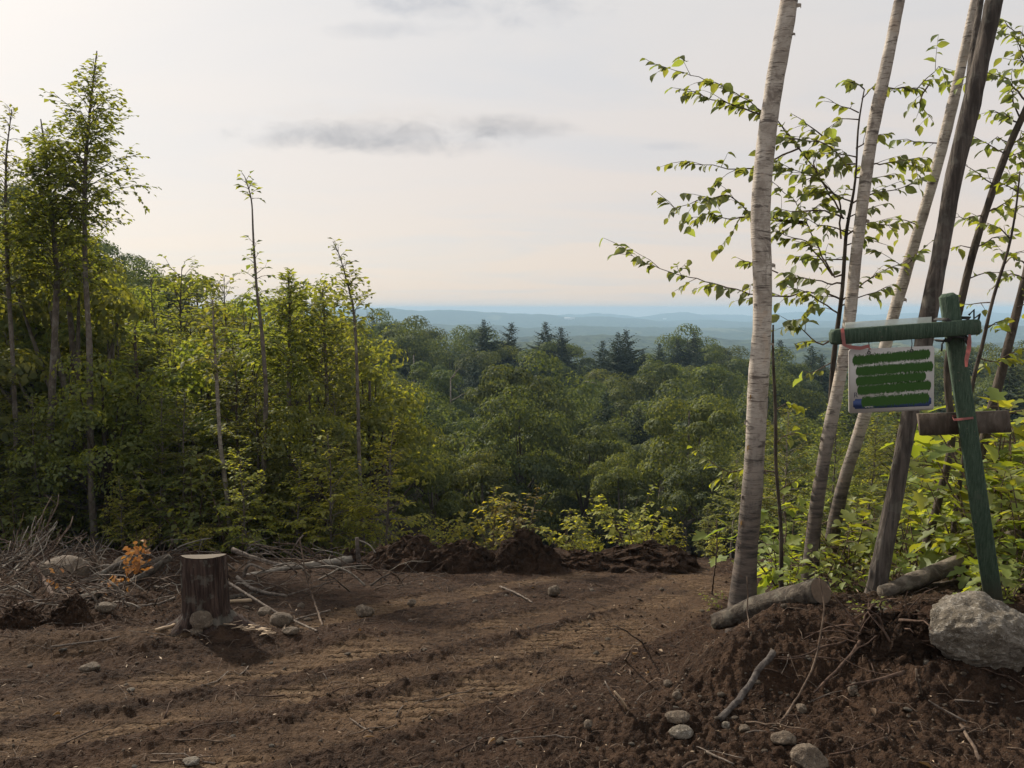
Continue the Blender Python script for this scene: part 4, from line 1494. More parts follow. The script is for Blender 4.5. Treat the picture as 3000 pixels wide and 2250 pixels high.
# ------------------------------------------------------------------ tall trees of the left edge, traced
def edge_tree(name, label, pts, d, bark, crown, seed, leafmat='leaf_mid', L=0.13, dens=0.06):
    """traced stem plus a crown given as (py_top, py_bottom, halfwidth px, branches)"""
    e, path, rr = pixtree(name, label, [(p[0], p[1], p[2] * 0.72) for p in pts], d, bark, sides=9)
    r = np.random.default_rng(seed)
    o = np.array(e.location)
    wood, leaf = MB(), MB()
    for (y0, y1, hw, nb) in crown:
        z0, z1 = at(0, y0, d)[2], at(0, y1, d)[2]
        R = hw / F * d
        nb = int(nb * 1.5)
        for k in range(nb):
            t = (k + r.uniform()) / nb
            z = z1 + (z0 - z1) * t
            i = int(np.argmin(np.abs(path[:, 2] - z + 0.25 * R)))
            a = k * 2.399 + r.uniform(-.4, .4)
            bl = max(0.15, R * (1 - t) ** 0.6 * min(1, 0.55 + 2.5 * t) * r.uniform(.6, 1.15))
            el = 0.62 + 0.45 * t + r.uniform(-.2, .2)
            bp = bent(r, path[i] - o, [math.cos(a) * math.cos(el), math.sin(a) * math.cos(el), math.sin(el)], bl, 5, -0.4, 0.1)
            wood.tube(bp, np.linspace(0.006 + 0.006 * bl, 0.002, 6), 4, cap=False)
            spray(r, leaf, bp[2:], dens, L)
            for s in np.linspace(1.6, 4.7, max(3, int(9 * bl))):
                q = bp[int(s)]
                tp = bent(r, q, (bp[int(s) + 1] - q) / (bl / 5) + r.normal(0, .6, 3), bl * r.uniform(.25, .5), 3, -.2, .12)
                wood.tube(tp, [.004, .003, .002, .0015], 3, cap=False)
                spray(r, leaf, tp, dens, L)
                if bl > 0.4:
                    spray(r, leaf, bent(r, tp[1], tp[2] - tp[1] + r.normal(0, .6, 3) * bl * .1, bl * .25, 2, -.2, .1), dens, L)
    obj('branches', wood.mesh('branches', M[bark], True), e)
    tag(obj('crown', leaf.mesh('crown', M[leafmat]), e), kind='stuff')
    return e


edge_tree('ash_tree', 'tallest tree at the far left with a pointed leafy crown against the sky',
          [(278, 1600, 30), (268, 1450, 26), (265, 1250, 24), (262, 1000, 22), (250, 800, 20), (247, 600, 17), (252, 450, 14), (268, 280, 9), (285, 140, 4)], 14.5, 'grey_bark',
          [(135, 620, 190, 62), (560, 850, 130, 12)], 61, L=0.115, dens=0.062)
edge_tree('ash_tree', 'broad leafy tree left of the tallest one, its crown merging with it',
          [(145, 1590, 34), (142, 1450, 30), (150, 1200, 27), (160, 1000, 26), (168, 800, 22), (150, 600, 16), (130, 420, 8), (118, 340, 4)], 14.8, 'grey_bark',
          [(335, 820, 195, 66), (430, 640, 150, 16)], 62, L=0.115, dens=0.062)
edge_tree('ash_tree', 'thin tree on the left border with a tuft of leaves at its top',
          [(55, 1600, 24), (48, 1300, 20), (35, 1000, 17), (22, 800, 15), (16, 600, 11), (18, 450, 7), (36, 310, 3)], 14.6, 'grey_bark',
          [(310, 480, 50, 12), (430, 860, 150, 40)], 63, L=0.115, dens=0.062)
edge_tree('pole_tree', 'thin bare pole tree with a small leaf tuft at the top, left of the hills',
          [(765, 1620, 22), (772, 1400, 20), (780, 1150, 18), (768, 980, 15), (752, 850, 11), (742, 700, 8), (738, 580, 6), (715, 512, 3)], 14.5, 'grey_bark',
          [(510, 590, 30, 7), (690, 850, 75, 9)], 64)
edge_tree('pole_tree', 'slender tree with ragged leafy top just left of the blue hills',
          [(1062, 1560, 18), (1052, 1350, 16), (1048, 1150, 14), (1042, 990, 12), (1036, 900, 9), (1015, 820, 6), (990, 730, 4), (970, 700, 2)], 14.3, 'grey_bark',
          [(705, 960, 85, 22)], 65)
edge_tree('pole_tree', 'pale mottled slim trunk standing right of the stump',
          [(680, 1610, 22), (665, 1450, 18), (645, 1300, 16), (636, 1130, 14), (628, 1000, 10), (622, 860, 5)], 14.0, 'pale_bark', [(850, 1100, 110, 20)], 66)
edge_tree('pole_tree', 'dark forked trunk low in the thicket, left of the stump',
          [(408, 1590, 26), (412, 1400, 24), (410, 1200, 18), (398, 1060, 12), (395, 950, 7)], 15.0, 'dark_bark', [(930, 1300, 130, 24)], 67)
edge_tree('pole_tree', 'leafy tree of middle height beside the thin pole tree, against the sky',
          [(860, 1600, 20), (850, 1300, 18), (845, 1100, 15), (850, 950, 11), (845, 800, 5)], 15.5, 'grey_bark', [(765, 1080, 160, 46)], 68)
edge_tree('pole_tree', 'leafy tree of middle height just right of the thin pole tree\'s neighbour, above the valley',
          [(960, 1610, 18), (965, 1300, 16), (955, 1100, 13), (950, 950, 9), (945, 850, 4)], 16.0, 'grey_bark', [(800, 1120, 140, 34)], 69)
for k, (px, ty) in enumerate(((350, 775), (525, 780), (475, 815), (640, 810))):
    P = on(px, 21)
    H = at(px, ty, 21)[2] - P[2]
    plant('thicket_tree', 'thicket%d' % (k % 3), P, k * 1.3, H / 6.0, ['pale feathery treetop right of the tallest left tree', 'highest feathery treetop in the dip of the left skyline', 'lower feathery treetop left of its higher twin in the skyline dip', 'rounded treetop left of the thin pole tree'][k], 'tree')

# ------------------------------------------------------------------ undergrowth on the right bank
R5 = np.random.default_rng(55)
UG = [(2350, 6.0, 1560), (2330, 6.6, 1600), (2455, 5.6, 1590), (2400, 5.3, 1680), (2440, 6.4, 1480), (2520, 6.5, 1440), (2500, 5.6, 1620), (2640, 5.7, 1560),
      (2700, 5.5, 1600), (2660, 6.6, 1450), (2740, 6.2, 1440), (2780, 5.4, 1580), (2720, 5.0, 1690), (2650, 4.9, 1700), (2850, 6.2, 1380), (2930, 5.6, 1300),
      (2960, 5.2, 1400), (2990, 4.8, 1520), (3030, 5.8, 1180), (2900, 6.8, 1150), (2980, 6.6, 1090), (2950, 7.4, 1060), (3080, 6.3, 1080), (3050, 5.0, 1350),
      (2870, 5.2, 1560), (2800, 6.8, 1400), (2960, 4.6, 1650), (3000, 4.5, 1690), (2770, 4.8, 1700), (2560, 7.0, 1480), (2480, 7.4, 1420), (2420, 7.6, 1500),
      (2620, 7.8, 1400), (2350, 7.6, 1560), (2850, 4.8, 1690), (3100, 5.2, 1250), (2310, 8.6, 1520), (2680, 8.4, 1360), (2780, 8.2, 1330)]
UG += [(R5.uniform(2300, 3080), R5.uniform(5.4, 9.0), R5.uniform(1380, 1600)) for _ in range(12)]
UG += [(R5.uniform(2860, 3120), R5.uniform(5.0, 8.0), R5.uniform(1060, 1450)) for _ in range(16)]
for i, (px, d, ty) in enumerate(UG):
    P = on(px, d)
    H = max(0.18, at(px, ty, d)[2] - P[2])
    if 2560 < px < 2930 and d < 5.7:
        continue
    if H < 0.75:
        key = ('lowbroad%d' if R5.uniform() < 0.55 else 'lowovate%d') % (i % 2)
        sc = min(1.25, max(0.6, H / 0.55))
    else:
        key = ('broadshrub%d' % (i % 3)) if R5.uniform() < 0.55 else ('ovateshrub%d' % (i % 2))
        sc = H * 0.92
    plant('undergrowth_shrub', key, P, R5.uniform(0, 6.28), sc, 'leafy yellow-green shrub in the undergrowth on the right bank around the trunks', 'shrub', 'undergrowth on the right bank')
for px, py, h, lab in ((2095, 1790, 0.11, 'tiny lobed-leaf seedling at the left end of the bark-covered log'), (2300, 1720, 0.16, 'small leafy seedling between the two left birches'),
                       (2560, 1835, 0.10, 'small fern-like green seedling beside the dark hollow'), (2665, 1860, 0.07, 'tiny yellow seedling on the dark root clump')):
    plant('seedling', 'broadshrub1' if h != 0.16 else 'ovateshrub0', gp(px, py), px, h * 1.6, lab, 'seedling')

# ------------------------------------------------------------------ sign post with hanging sign
DS = 4.4


def put(name, mb, mat, parent, smooth=False):
    """mesh written in world coordinates, stored relative to its parent's origin"""
    me = mb.mesh(name, mat, smooth)
    if parent is not None:
        me.transform(Matrix.Translation(-Vector(parent.location)))
    return obj(name, me, parent)


def put_top(name, mb, mat, label, cat, group=None, smooth=False, kind=None):
    """single-mesh thing with its origin at its own foot"""
    me = mb.mesh(name, mat, smooth)
    n = len(me.vertices)
    co = np.empty(n * 3, np.float32)
    me.vertices.foreach_get('co', co)
    co = co.reshape(-1, 3)
    o = np.array([co[:, 0].mean(), co[:, 1].mean(), co[:, 2].min()])
    me.transform(Matrix.Translation(Vector(-o)))
    ob = obj(name, me)
    ob.location = o
    return tag(ob, label, cat, group, kind)


ptop, pbot = at(2777, 860, DS), at(2915, 1790, DS)
post = empty('sign_post', (pbot[0], pbot[1], pbot[2]))
tag(post, 'green painted wooden sign post with a crossarm, leaning behind the boulder', 'post')
ax = norm((ptop - pbot)[None])[0]
yaw = math.radians(-24)
fx = np.array([math.cos(yaw), math.sin(yaw), 0.0])
fy = np.cross(ax, fx)
fy /= np.linalg.norm(fy)
fx = np.cross(fy, ax)
hw = 0.046
mbp = MB().box((ptop + pbot) / 2 - ax * 0.1, ax * (np.linalg.norm(ptop - pbot) / 2 + 0.1), fx * hw, fy * hw, 0.018)
put('post', mbp, M['green_paint'], post)
aL, aR = at(2433, 988, DS - 0.115), at(2868, 957, DS - 0.085)
adir = norm((aR - aL)[None])[0]
aup = norm((np.array([0, 0, 1.0]) - adir * adir[2])[None])[0]
aout = np.cross(adir, aup)
arm = MB().box((aL + aR) / 2, adir * np.linalg.norm(aR - aL) / 2, aup * 0.042, aout * 0.034, 0.016)
put('crossarm', arm, M['green_paint'], post)
M['weathered'] = m_bark('weathered_plank', (0.075, 0.060, 0.048), (0.14, 0.115, 0.095), 20, 0.3, strength=0.4)
q = [at(px, py, DS + 0.085) for px, py in ((2690, 1213), (2954, 1203), (2954, 1264), (2699, 1276))]
c = sum(q) / 4
put('plank', MB().box(c, (q[1] - q[0]) / 2, (q[0] - q[3]) / 2, np.array([0, 0.014, 0])), M['weathered'], post)
M['black_wire'] = m_plain('black_wire', (0.018, 0.018, 0.018), 0.6)
wire = MB()
jc = at(2790, 965, DS - 0.06)
for k, (s0, s1) in enumerate((((-1, 1), (1, -1)), ((-1, -1), (1, 1)), ((-1, .2), (1, -.4)), ((-1, -.5), (1, -.9)))):
    for t in range(3):
        o0 = jc + adir * (s0[0] * 0.062 + 0.006 * t) + aup * s0[1] * (0.056 + 0.004 * t)
        o1 = jc + adir * (s1[0] * 0.062 + 0.006 * t) + aup * s1[1] * (0.056 + 0.004 * t)
        f = -aout * 0.0 + np.array([0, -0.048, 0])
        b = np.array([0, 0.075, 0])
        wire.tube([o0 + b, o0 + f, (o0 + o1) / 2 + f * 1.12, o1 + f, o1 + b], 0.0048, 6)
wire.tube([jc + np.array([0.07, -.03, .08]), jc + np.array([.085, -.05, .11]), jc + np.array([.10, -.03, .06]), jc + np.array([.12, -.05, .085]), jc + np.array([.13, -.02, .05])], 0.006, 6)
wire.tube([jc + np.array([-0.05, -.03, -.05]), jc + np.array([-.075, -.04, -.08]), jc + np.array([-.07, -.03, -.12])], 0.005, 6)
wire.tube([jc + np.array([0.04, -.05, -.05]), jc + np.array([.06, -.05, -.075]), jc + np.array([.075, -.03, -.06])], 0.008, 6)
put('wire_tie', wire, M['black_wire'], post, True)

# clear plastic strip lying along the arm
mm, t = material('cloudy_plastic')
pb = t.n('ShaderNodeBsdfPrincipled')
pb.inputs['Base Color'].default_value = (0.62, 0.68, 0.64, 1)
pb.inputs['Roughness'].default_value = 0.35
tb = t.n('ShaderNodeBsdfTransparent')
mx = t.n('ShaderNodeMixShader')
t.set(mx, 0, t.math('ADD', 0.42, t.math('MULTIPLY', t.noise(t.n('ShaderNodeTexCoord').outputs['Object'], 25, 3), 0.25)))
t.set(mx, 1, tb)
t.set(mx, 2, pb)
finish(t, mx.outputs[0])
M['plastic'] = mm
q = [at(px, py, DS - 0.10) for px, py in ((2476, 945), (2729, 928), (2729, 958), (2476, 976))]
put('plastic_strip', MB().box(sum(q) / 4, (q[1] - q[0]) / 2, (q[0] - q[3]) / 2, np.array([0, 0.0015, 0])), M['plastic'], post)

# hanging sign board
B = [at(px, py, DS - 0.12) for px, py in ((2481, 1025), (2731, 1014), (2738, 1198), (2494, 1211))]
ex = norm((B[1] - B[0])[None])[0]
ez = norm((B[0] - B[3])[None])[0]
ez = norm((ez - ex * (ez @ ex))[None])[0]
ey = np.cross(ez, ex)
if ey[1] > 0:
    ey = -ey
bw, bh = np.linalg.norm(B[1] - B[0]), np.linalg.norm(B[0] - B[3])
bc = sum(B) / 4
sign = empty('hanging_sign', bc - ez * bh / 2)
tag(sign, 'white sign board with green brushed-over lines and a blue band, hanging from the crossarm', 'sign')
M['sign_white'] = m_plain('sign_white', (0.44, 0.425, 0.41), 0.5, 30, 0.10, 0.05)
M['sign_green'] = m_plain('sign_green', (0.028, 0.085, 0.012), 0.6, 30, 0.08, 0.05)
M['sign_blue'] = m_plain('sign_blue', (0.035, 0.06, 0.17), 0.5, 30, 0.1, 0.05)
M['sign_dark'] = m_plain('sign_dark', (0.06, 0.065, 0.09), 0.5, 30, 0.1, 0.05)


def rounded(w, h, r, n=5, notch=False):
    pts = []
    for cx, cy, a0 in ((w - r, h - r, 0), (-w + r, h - r, 90), (-w + r, -h + r, 180), (w - r, -h + r, 270)):
        for k in range(n + 1):
            a = math.radians(a0 + 90 * k / n)
            if notch:
                kx, ky = (w if cx > 0 else -w), (h if cy > 0 else -h)
                a = math.radians(a0 + 90 * (n - k) / n + 180)
                pts.append((kx + r * math.cos(a), ky + r * math.sin(a)))
            else:
                pts.append((cx + r * math.cos(a), cy + r * math.sin(a)))
    return pts


def slab(outline, front, back):
    """flat plate in the board's plane; outline in board coordinates, ey points to the viewer"""
    n = len(outline)
    V = [bc + ex * x + ez * z + ey * front for x, z in outline] + [bc + ex * x + ez * z + ey * back for x, z in outline]
    mb = MB()
    mb.add(V, [[tuple(range(n))], [tuple(range(2 * n - 1, n - 1, -1))], [(k, n + k, n + (k + 1) % n, (k + 1) % n) for k in range(n)]])
    return mb


put('board', slab(rounded(bw / 2, bh / 2, 0.014), 0.004, -0.004), M['sign_white'], sign)
R6 = np.random.default_rng(66)


def stroke(x0, x1, zc, h, slope, seed):
    """ragged horizontal brush band"""
    r = np.random.default_rng(seed)
    n = 240
    xs = np.linspace(x0, x1, n)
    mid = zc + slope * (xs - x0)
    env = np.minimum(1, np.minimum((xs - x0), (x1 - xs)) / 0.012 + 0.35)
    top = mid + h / 2 * env * (1 + r.choice([-.35, -.1, .05, .2, .38], n) * r.uniform(.3, 1, n))
    bot = mid - h / 2 * env * (1 + r.choice([-.35, -.1, .05, .2, .38], n) * r.uniform(.3, 1, n))
    mb = MB()
    V = [bc + ex * x + ez * z + ey * 0.0052 for x, z in zip(xs, top)] + [bc + ex * x + ez * z + ey * 0.0052 for x, z in zip(xs, bot)]
    mb.add(V, [[(k, k + 1, n + k + 1, n + k) for k in range(n - 1)]])
    return mb


U = bw / 252.0
bx = lambda px: (px - 2610) * U
bz = lambda py: -(py - 1112) * U
put('blue_band', slab([(x + bx(2612), z + bz(1180)) for x, z in rounded(116 * U, 15 * U, 0.011, 4, True)], 0.0048, 0.003), M['sign_blue'], sign)
for k, (a, b, zc, h, sl_) in enumerate(((2494, 2724, 1050, 26, .045), (2504, 2733, 1083, 27, .03), (2504, 2712, 1112, 26, .03), (2508, 2727, 1140, 26, .035), (2520, 2722, 1176, 29, .03))):
    put('green_stroke', stroke(bx(a), min(bx(b), bw / 2 - 0.003), bz(zc), h * U, sl_, 70 + k), M['sign_green'], sign)
    # fraying between the bands
    fr = MB()
    for j in range(46):
        x = R6.uniform(bx(a) + .01, min(bx(b), bw / 2) - .02)
        z = bz(zc) + sl_ * (x - bx(a)) + R6.choice([-1, 1]) * h * U * R6.uniform(.45, .68)
        w_, h_ = R6.uniform(.002, .008), R6.uniform(.001, .003)
        V = [bc + ex * (x + sx * w_) + ez * (z + sz * h_) + ey * 0.0054 for sx, sz in ((-1, -.4), (.2, -1), (1, .3), (-.3, 1))]
        fr.add(V, [[(0, 1, 2, 3)]])
    tag(put('green_speckle', fr, M['sign_green'], sign), kind='stuff')


def letters(txt, x, z, size, mat, name):
    cu = bpy.data.curves.new(name, 'FONT')
    cu.body = txt
    cu.size = size
    cu.extrude = 0.0002
    tmp = bpy.data.objects.new(name, cu)
    COL.objects.link(tmp)
    bpy.context.view_layer.update()
    me = bpy.data.meshes.new_from_object(tmp.evaluated_get(bpy.context.evaluated_depsgraph_get()))
    bpy.data.objects.remove(tmp)
    p = bc + ex * x + ez * z + ey * 0.0051 - np.array(sign.location)
    me.transform(Matrix(((ex[0], ez[0], ey[0], p[0]), (ex[1], ez[1], ey[1], p[1]), (ex[2], ez[2], ey[2], p[2]), (0, 0, 0, 1))))
    me.materials.clear()
    me.materials.append(mat)
    return obj(name, me, sign)


letters('R', bx(2497), bz(1160), 0.040, M['sign_dark'], 'lettering')
letters('www.', bx(2530), bz(1193), 0.022, M['sign_white'], 'lettering')
M['steel'] = m_plain('dark_steel', (0.07, 0.07, 0.07), 0.5)
for px, y0, y1 in ((2545, 998, 1033), (2670, 988, 1027)):
    hk = MB()
    for yy in (y0, y1):
        cc = at(px, yy, DS - 0.122)
        an = np.linspace(0, 6.28, 13)
        hk.tube([cc + np.array([math.cos(a) * 0.008, -0.004, math.sin(a) * 0.008]) for a in an], 0.0024, 5)
    hk.tube([at(px, y0 + 3, DS - 0.122), at(px + 2, (y0 + y1) / 2, DS - 0.128), at(px, y1 - 4, DS - 0.122)], 0.0026, 5)
    put('hook', hk, M['steel'], sign, True)

mm, t = material('pink_tape')
dd_ = t.n('ShaderNodeBsdfDiffuse')
dd_.inputs[0].default_value = (0.50, 0.23, 0.22, 1)
tt_ = t.n('ShaderNodeBsdfTranslucent')
tt_.inputs[0].default_value = (0.60, 0.30, 0.28, 1)
mx = t.n('ShaderNodeMixShader')
mx.inputs[0].default_value = 0.5
t.set(mx, 1, dd_)
t.set(mx, 2, tt_)
finish(t, mx.outputs[0])
M['tape'] = mm


def ribbon(cl, width, thick=0.0006):
    """thin tape along centre points with edge vectors"""
    mb = MB()
    n = len(cl)
    V = []
    for p, w in cl:
        V += [p + w * width / 2, p - w * width / 2]
    V2 = [v + np.array([0, thick, 0]) for v in V]
    Q = [(2 * k, 2 * k + 1, 2 * k + 3, 2 * k + 2) for k in range(n - 1)]
    Q2 = [(2 * n + a, 2 * n + d, 2 * n + c_, 2 * n + b) for a, b, c_, d in Q]
    mb.add(V + V2, [Q, Q2])
    return mb


z1 = np.array([0, 0, 1.0])
x1 = np.array([1.0, 0, 0])
f = DS - 0.163
put_top('flagging_tape', ribbon([(at(2468, 962, f), x1 * .9), (at(2470, 985, f), x1), (at(2473, 1010, f), x1 * .9 + z1 * .3), (at(2490, 1017, f), z1), (at(2520, 1020, f), z1 * 1.0 + x1 * .2), (at(2545, 1014, f), z1), (at(2548, 1024, f), x1 * .7)], 0.020), M['tape'],
        'pink flagging tape wrapped round the left end of the crossarm', 'tape')
put_top('flagging_tape', ribbon([(at(2841, 980, f + .03), x1 * .5), (at(2840, 1000, f + .03), x1 * .9), (at(2838, 1025, f + .04), x1 + z1 * .1), (at(2832, 1050, f + .03), x1 * .9), (at(2831, 1075, f + .04), x1 * .5)], 0.026), M['tape'],
        'pink flagging tape hanging from the right end of the crossarm', 'tape')
wr = at(2820, 1222, DS)
ring = [(wr + fx * a + fy * b, ax) for a, b in ((-.0485, -.0485), (.0485, -.0485), (.0485, .0485), (-.0485, .0485), (-.0485, -.0485))]
put_top('flagging_tape', ribbon(ring, 0.013), M['tape'], 'faded pink tape band wound round the middle of the green post', 'tape')

# ------------------------------------------------------------------ rocks
def rock_mesh(seed, dims, mat, sub=3, cuts=6, rough=0.16, name='rock'):
    bm = bmesh.new()
    bmesh.ops.create_icosphere(bm, subdivisions=sub, radius=1.0)
    r = np.random.default_rng(seed)
    pl = [(norm(r.normal(0, 1, (1, 3)))[0], r.uniform(0.62, 0.88)) for _ in range(cuts)]
    off = Vector(r.uniform(-50, 50, 3))
    for v in bm.verts:
        p = np.array(v.co)
        for nrm, h in pl:
            s = p @ nrm
            if s > h:
                p = p - nrm * (s - h) * 0.88
        q = Vector(p)
        k = 1 + rough * mnoise.noise(q * 1.4 + off) + rough * 0.5 * mnoise.noise(q * 3.5 + off) + (rough * 0.24 * mnoise.noise(q * 9 + off) if sub > 3 else 0) + (rough * 0.07 * mnoise.noise(q * 21 + off) - rough * 0.22 * max(0, 0.12 - abs(mnoise.noise(q * 2.3 - off))) / 0.12 if sub > 4 else 0)
        v.co = Vector((p[0] * dims[0] * k, p[1] * dims[1] * k, p[2] * dims[2] * k))
    for f_ in bm.faces:
        f_.smooth = True
    me = bpy.data.meshes.new(name)
    bm.to_mesh(me)
    bm.free()
    me.materials.append(M[mat])
    return me


def rock(px, py, wpx, hpx, seed, mat, label, sink=0.3, group=None, name='rock', d=None, sub=3, rot=0.0, cuts=6, rough=0.16):
    """rock whose visible foot is at pixel (px,py), about wpx by hpx large"""
    P = gp(px, py) if d is None else at(px, py, d)
    s = P[1] / F
    w, h = wpx * s / 2, hpx * s / 2 / (1 - sink / 2)
    o = obj(name, rock_mesh(seed, (w, (w + h) / 2, h), mat, sub, cuts=cuts, rough=rough))
    o.location = (P[0], P[1] + w * 0.6, P[2] + h * (1 - sink))
    o.rotation_euler = (0, 0, rot)
    return tag(o, label, 'rock', group)


rock(2912, 2030, 335, 262, 5, 'granite', 'large speckled granite boulder in front of the green post', 0.06, name='boulder', d=3.6, sub=6, cuts=9, rough=0.17)
rock(170, 1715, 145, 75, 8, 'brown_rock', 'big pale rounded rock in the slash at the far left', 0.35, sub=4)
rock(360, 1695, 90, 55, 9, 'brown_rock', 'brown rock half hidden behind the two big slash logs', 0.3, sub=3)
rock(583, 1858, 72, 68, 10, 'brown_rock', 'upright brown stone leaning at the foot of the stump', 0.15, sub=4)
rock(572, 1868, 42, 22, 12, 'brown_rock', 'small flat stone in front of the upright stone by the stump', 0.3)
rock(820, 1835, 72, 42, 13, 'brown_rock', 'half-buried rock under the thin crossing poles right of the stump', 0.3)
rock(773, 1810, 46, 26, 14, 'brown_rock', 'smaller rock just right of the stump, behind the half-buried one', 0.3)
rock(1065, 1803, 60, 32, 15, 'brown_rock', 'pale flattish rock alone left of the clearing centre', 0.3)
rock(1622, 1750, 44, 30, 16, 'brown_rock', 'dark round rock in the middle of the far clearing', 0.2)
rock(2600, 1840, 95, 55, 18, 'granite', 'grey rock embedded in the dark root clump left of the boulder', 0.3, d=4.35, sub=4)
rock(2000, 2160, 80, 26, 19, 'granite', 'long flat pale stone at the bank foot, right of centre', 0.6)
rock(1990, 2125, 85, 26, 20, 'brown_rock', 'brown flat stone just above the long pale stone', 0.65)
rock(2305, 2190, 80, 30, 21, 'brown_rock', 'pale rounded stone low on the right bank', 0.6)
rock(2380, 2262, 110, 62, 22, 'brown_rock', 'largest pale rounded stone at the bottom border', 0.4, sub=4)
rock(1985, 2055, 30, 26, 23, 'brown_rock', 'small tan stone at the foot of the right bank', 0.2)
rock(1958, 2005, 28, 22, 24, 'brown_rock', 'small tan stone above the other one on the right bank foot', 0.2)
rock(1725, 2140, 30, 28, 25, 'brown_rock', 'small upright pale stone near the bright bent root', 0.2)
rock(2130, 2130, 30, 20, 26, 'granite', 'small pale stone beside the white stick end', 0.3)
rock(2185, 2145, 40, 22, 27, 'brown_rock', 'dull round stone right of the white stick end', 0.3)
rock(2350, 2090, 36, 30, 28, 'brown_rock', 'angular tan stone below the long curved root', 0.15)
rock(2500, 2050, 30, 30, 29, 'brown_rock', 'small upright stone on the mound below the root clump', 0.15)
rock(300, 1800, 66, 24, 30, 'brown_rock', 'flat tan stone in the left slash', 0.4)
rock(255, 1970, 62, 24, 31, 'brown_rock', 'flat brown stone in the soil below the left slash', 0.35)
rock(555, 2235, 62, 16, 32, 'granite', 'flat pale stone at the bottom left border', 0.4)
rock(1205, 1772, 30, 18, 33, 'brown_rock', 'small dark rock in the left middle of the clearing', 0.3)
rock(380, 2018, 26, 9, 34, 'granite', 'small bright white pebble on the left track', 0.3)
rock(845, 1858, 55, 20, 35, 'brown_rock', 'low flat stone in front of the half-buried rock', 0.4)
ROCKS = [rock_mesh(400 + k, (1, 0.9, 0.62), ['brown_rock', 'granite', 'brown_rock', 'brown_rock'][k % 4], 2, 5) for k in range(8)]
R7 = np.random.default_rng(77)
n = 0
while n < 170:
    px, py = R7.uniform(-60, 3060), R7.uniform(1660, 2300)
    if px < 1500 and R7.uniform() < 0.35:
        continue
    P = gp(px, py)
    o = obj('small_stone', ROCKS[int(R7.integers(0, 8))])
    s = R7.uniform(4, 11) * P[1] / F * (1.3 if R7.uniform() < 0.15 else 1)
    o.location = (P[0], P[1], P[2] + s * 0.25)
    o.scale = (s * R7.uniform(.8, 1.3), s, s * R7.uniform(.7, 1.1))
    o.rotation_euler = (R7.uniform(-.4, .4), R7.uniform(-.4, .4), R7.uniform(0, 6.28))
    tag(o, 'small stone lying loose on the bulldozed soil', 'stone', 'small loose stones')
    n += 1

# ------------------------------------------------------------------ stump
def build_stump():
    P = gp(585, 1836)
    s = P[1] / F
    H = 208 * s
    r0 = 63 * s
    e = empty('tree_stump', (P[0], P[1] + r0 * 0.8, P[2]))
    tag(e, 'tall dark ridged conifer stump with a pale sawn top, left of the clearing', 'stump')
    na, nh = 160, 44
    an = np.arange(na) * 2 * math.pi / na
    zz = np.linspace(-0.18, H, nh)
    t = np.clip(zz / H, 0, 1)
    A, Zg = np.meshgrid(an, zz)
    tt = np.clip(Zg / H, -0.3, 1)
    Rr = r0 * (1.0 + 0.10 * (1 - tt) + 0.55 * (np.maximum(0, 0.20 - tt) / 0.20) ** 1.4 * (0.55 + 0.6 * np.cos(A * 5 + 0.6)))
    ridges = np.abs(fbm(A * 9.5, Zg * 2.4 + A * 0.0, 3, 5))
    lump = fbm(np.cos(A) * 1.2 + 5, np.sin(A) * 1.2 + Zg * 0.8, 3, 8)
    # seam closed by blending the noise across the back
    wseam = sst(np.minimum(A, 2 * math.pi - A), 0.0, 0.25)
    Rr = Rr * (1 + 0.05 * lump) + r0 * (0.14 * (0.30 - ridges) * wseam)
    V = np.stack([Rr * np.cos(A + 1.57), Rr * np.sin(A + 1.57), Zg], -1)
    V[-6:, :, 2] -= 0.21 * (V[-1:, :, 1] * np.linspace(0.1, 1, 6)[:, None])
    V[-1, :, 2] += 0.006 * np.cos(an * 2 + 2.5)
    i = np.arange(nh - 1)[:, None] * na
    j = np.arange(na)[None, :]
    Q = np.stack([i + j, i + (j + 1) % na, i + na + (j + 1) % na, i + na + j], -1).reshape(-1, 4)
    obj('bark', MB().add(V.reshape(-1, 3), [Q]).mesh('bark', M['stump_bark'], True), e)
    rim = V[-1] * np.array([0.985, 0.985, 1]) + np.array([0, 0, 0.004])
    inn = V[-1] * np.array([0.5, 0.5, 0.5]) + np.array([0, 0, 0.006 + 0.5 * H])
    ctr = np.array([[0, 0, H + 0.006]])
    a = np.arange(na)
    Q = np.stack([a, (a + 1) % na, na + (a + 1) % na, na + a], -1)
    T = np.stack([na + a, na + (a + 1) % na, np.full(na, 2 * na)], -1)
    obj('sawn_top', MB().add(np.concatenate([rim, inn, ctr]), [Q, T]).mesh('sawn_top', M['cut']), e)
    return e, P, s


STUMP, PS, SS = build_stump()

# ------------------------------------------------------------------ sticks, logs, roots
def pth(pts, lift=0.0):
    """points (px,py) on the ground, or (px,py,d) at a distance"""
    out = []
    for p in pts:
        q = gp(p[0], p[1]) if len(p) == 2 else at(*p)
        if len(p) == 2:
            q = q + np.array([0, 0, lift])
        else:
            h = ray_hit(p[0], p[1], hbase)
            if h[1] < p[2] + 0.02 and p[2] < 9:          # would be under the soil: lay it on top
                q = np.array([h[0], h[1], gz(h[0], h[1]) + 0.012])
        out.append(q)
    return np.array(out)


def resample(W, step, jit=0.0, r=None):
    T = np.concatenate([[0], np.cumsum(np.linalg.norm(np.diff(W, axis=0), axis=1))])
    s = np.linspace(0, T[-1], max(4, int(T[-1] / step)))
    Q = np.stack([np.interp(s, T, W[:, k]) for k in range(3)], -1)
    if len(Q) > 5:
        for c in range(3):
            Q[1:-1, c] = (Q[:-2, c] + Q[1:-1, c] * 2 + Q[2:, c]) / 4
    if jit and r is not None:
        Q[1:-1] += r.normal(0, jit, (len(Q) - 2, 3))
    return Q


R8 = np.random.default_rng(88)


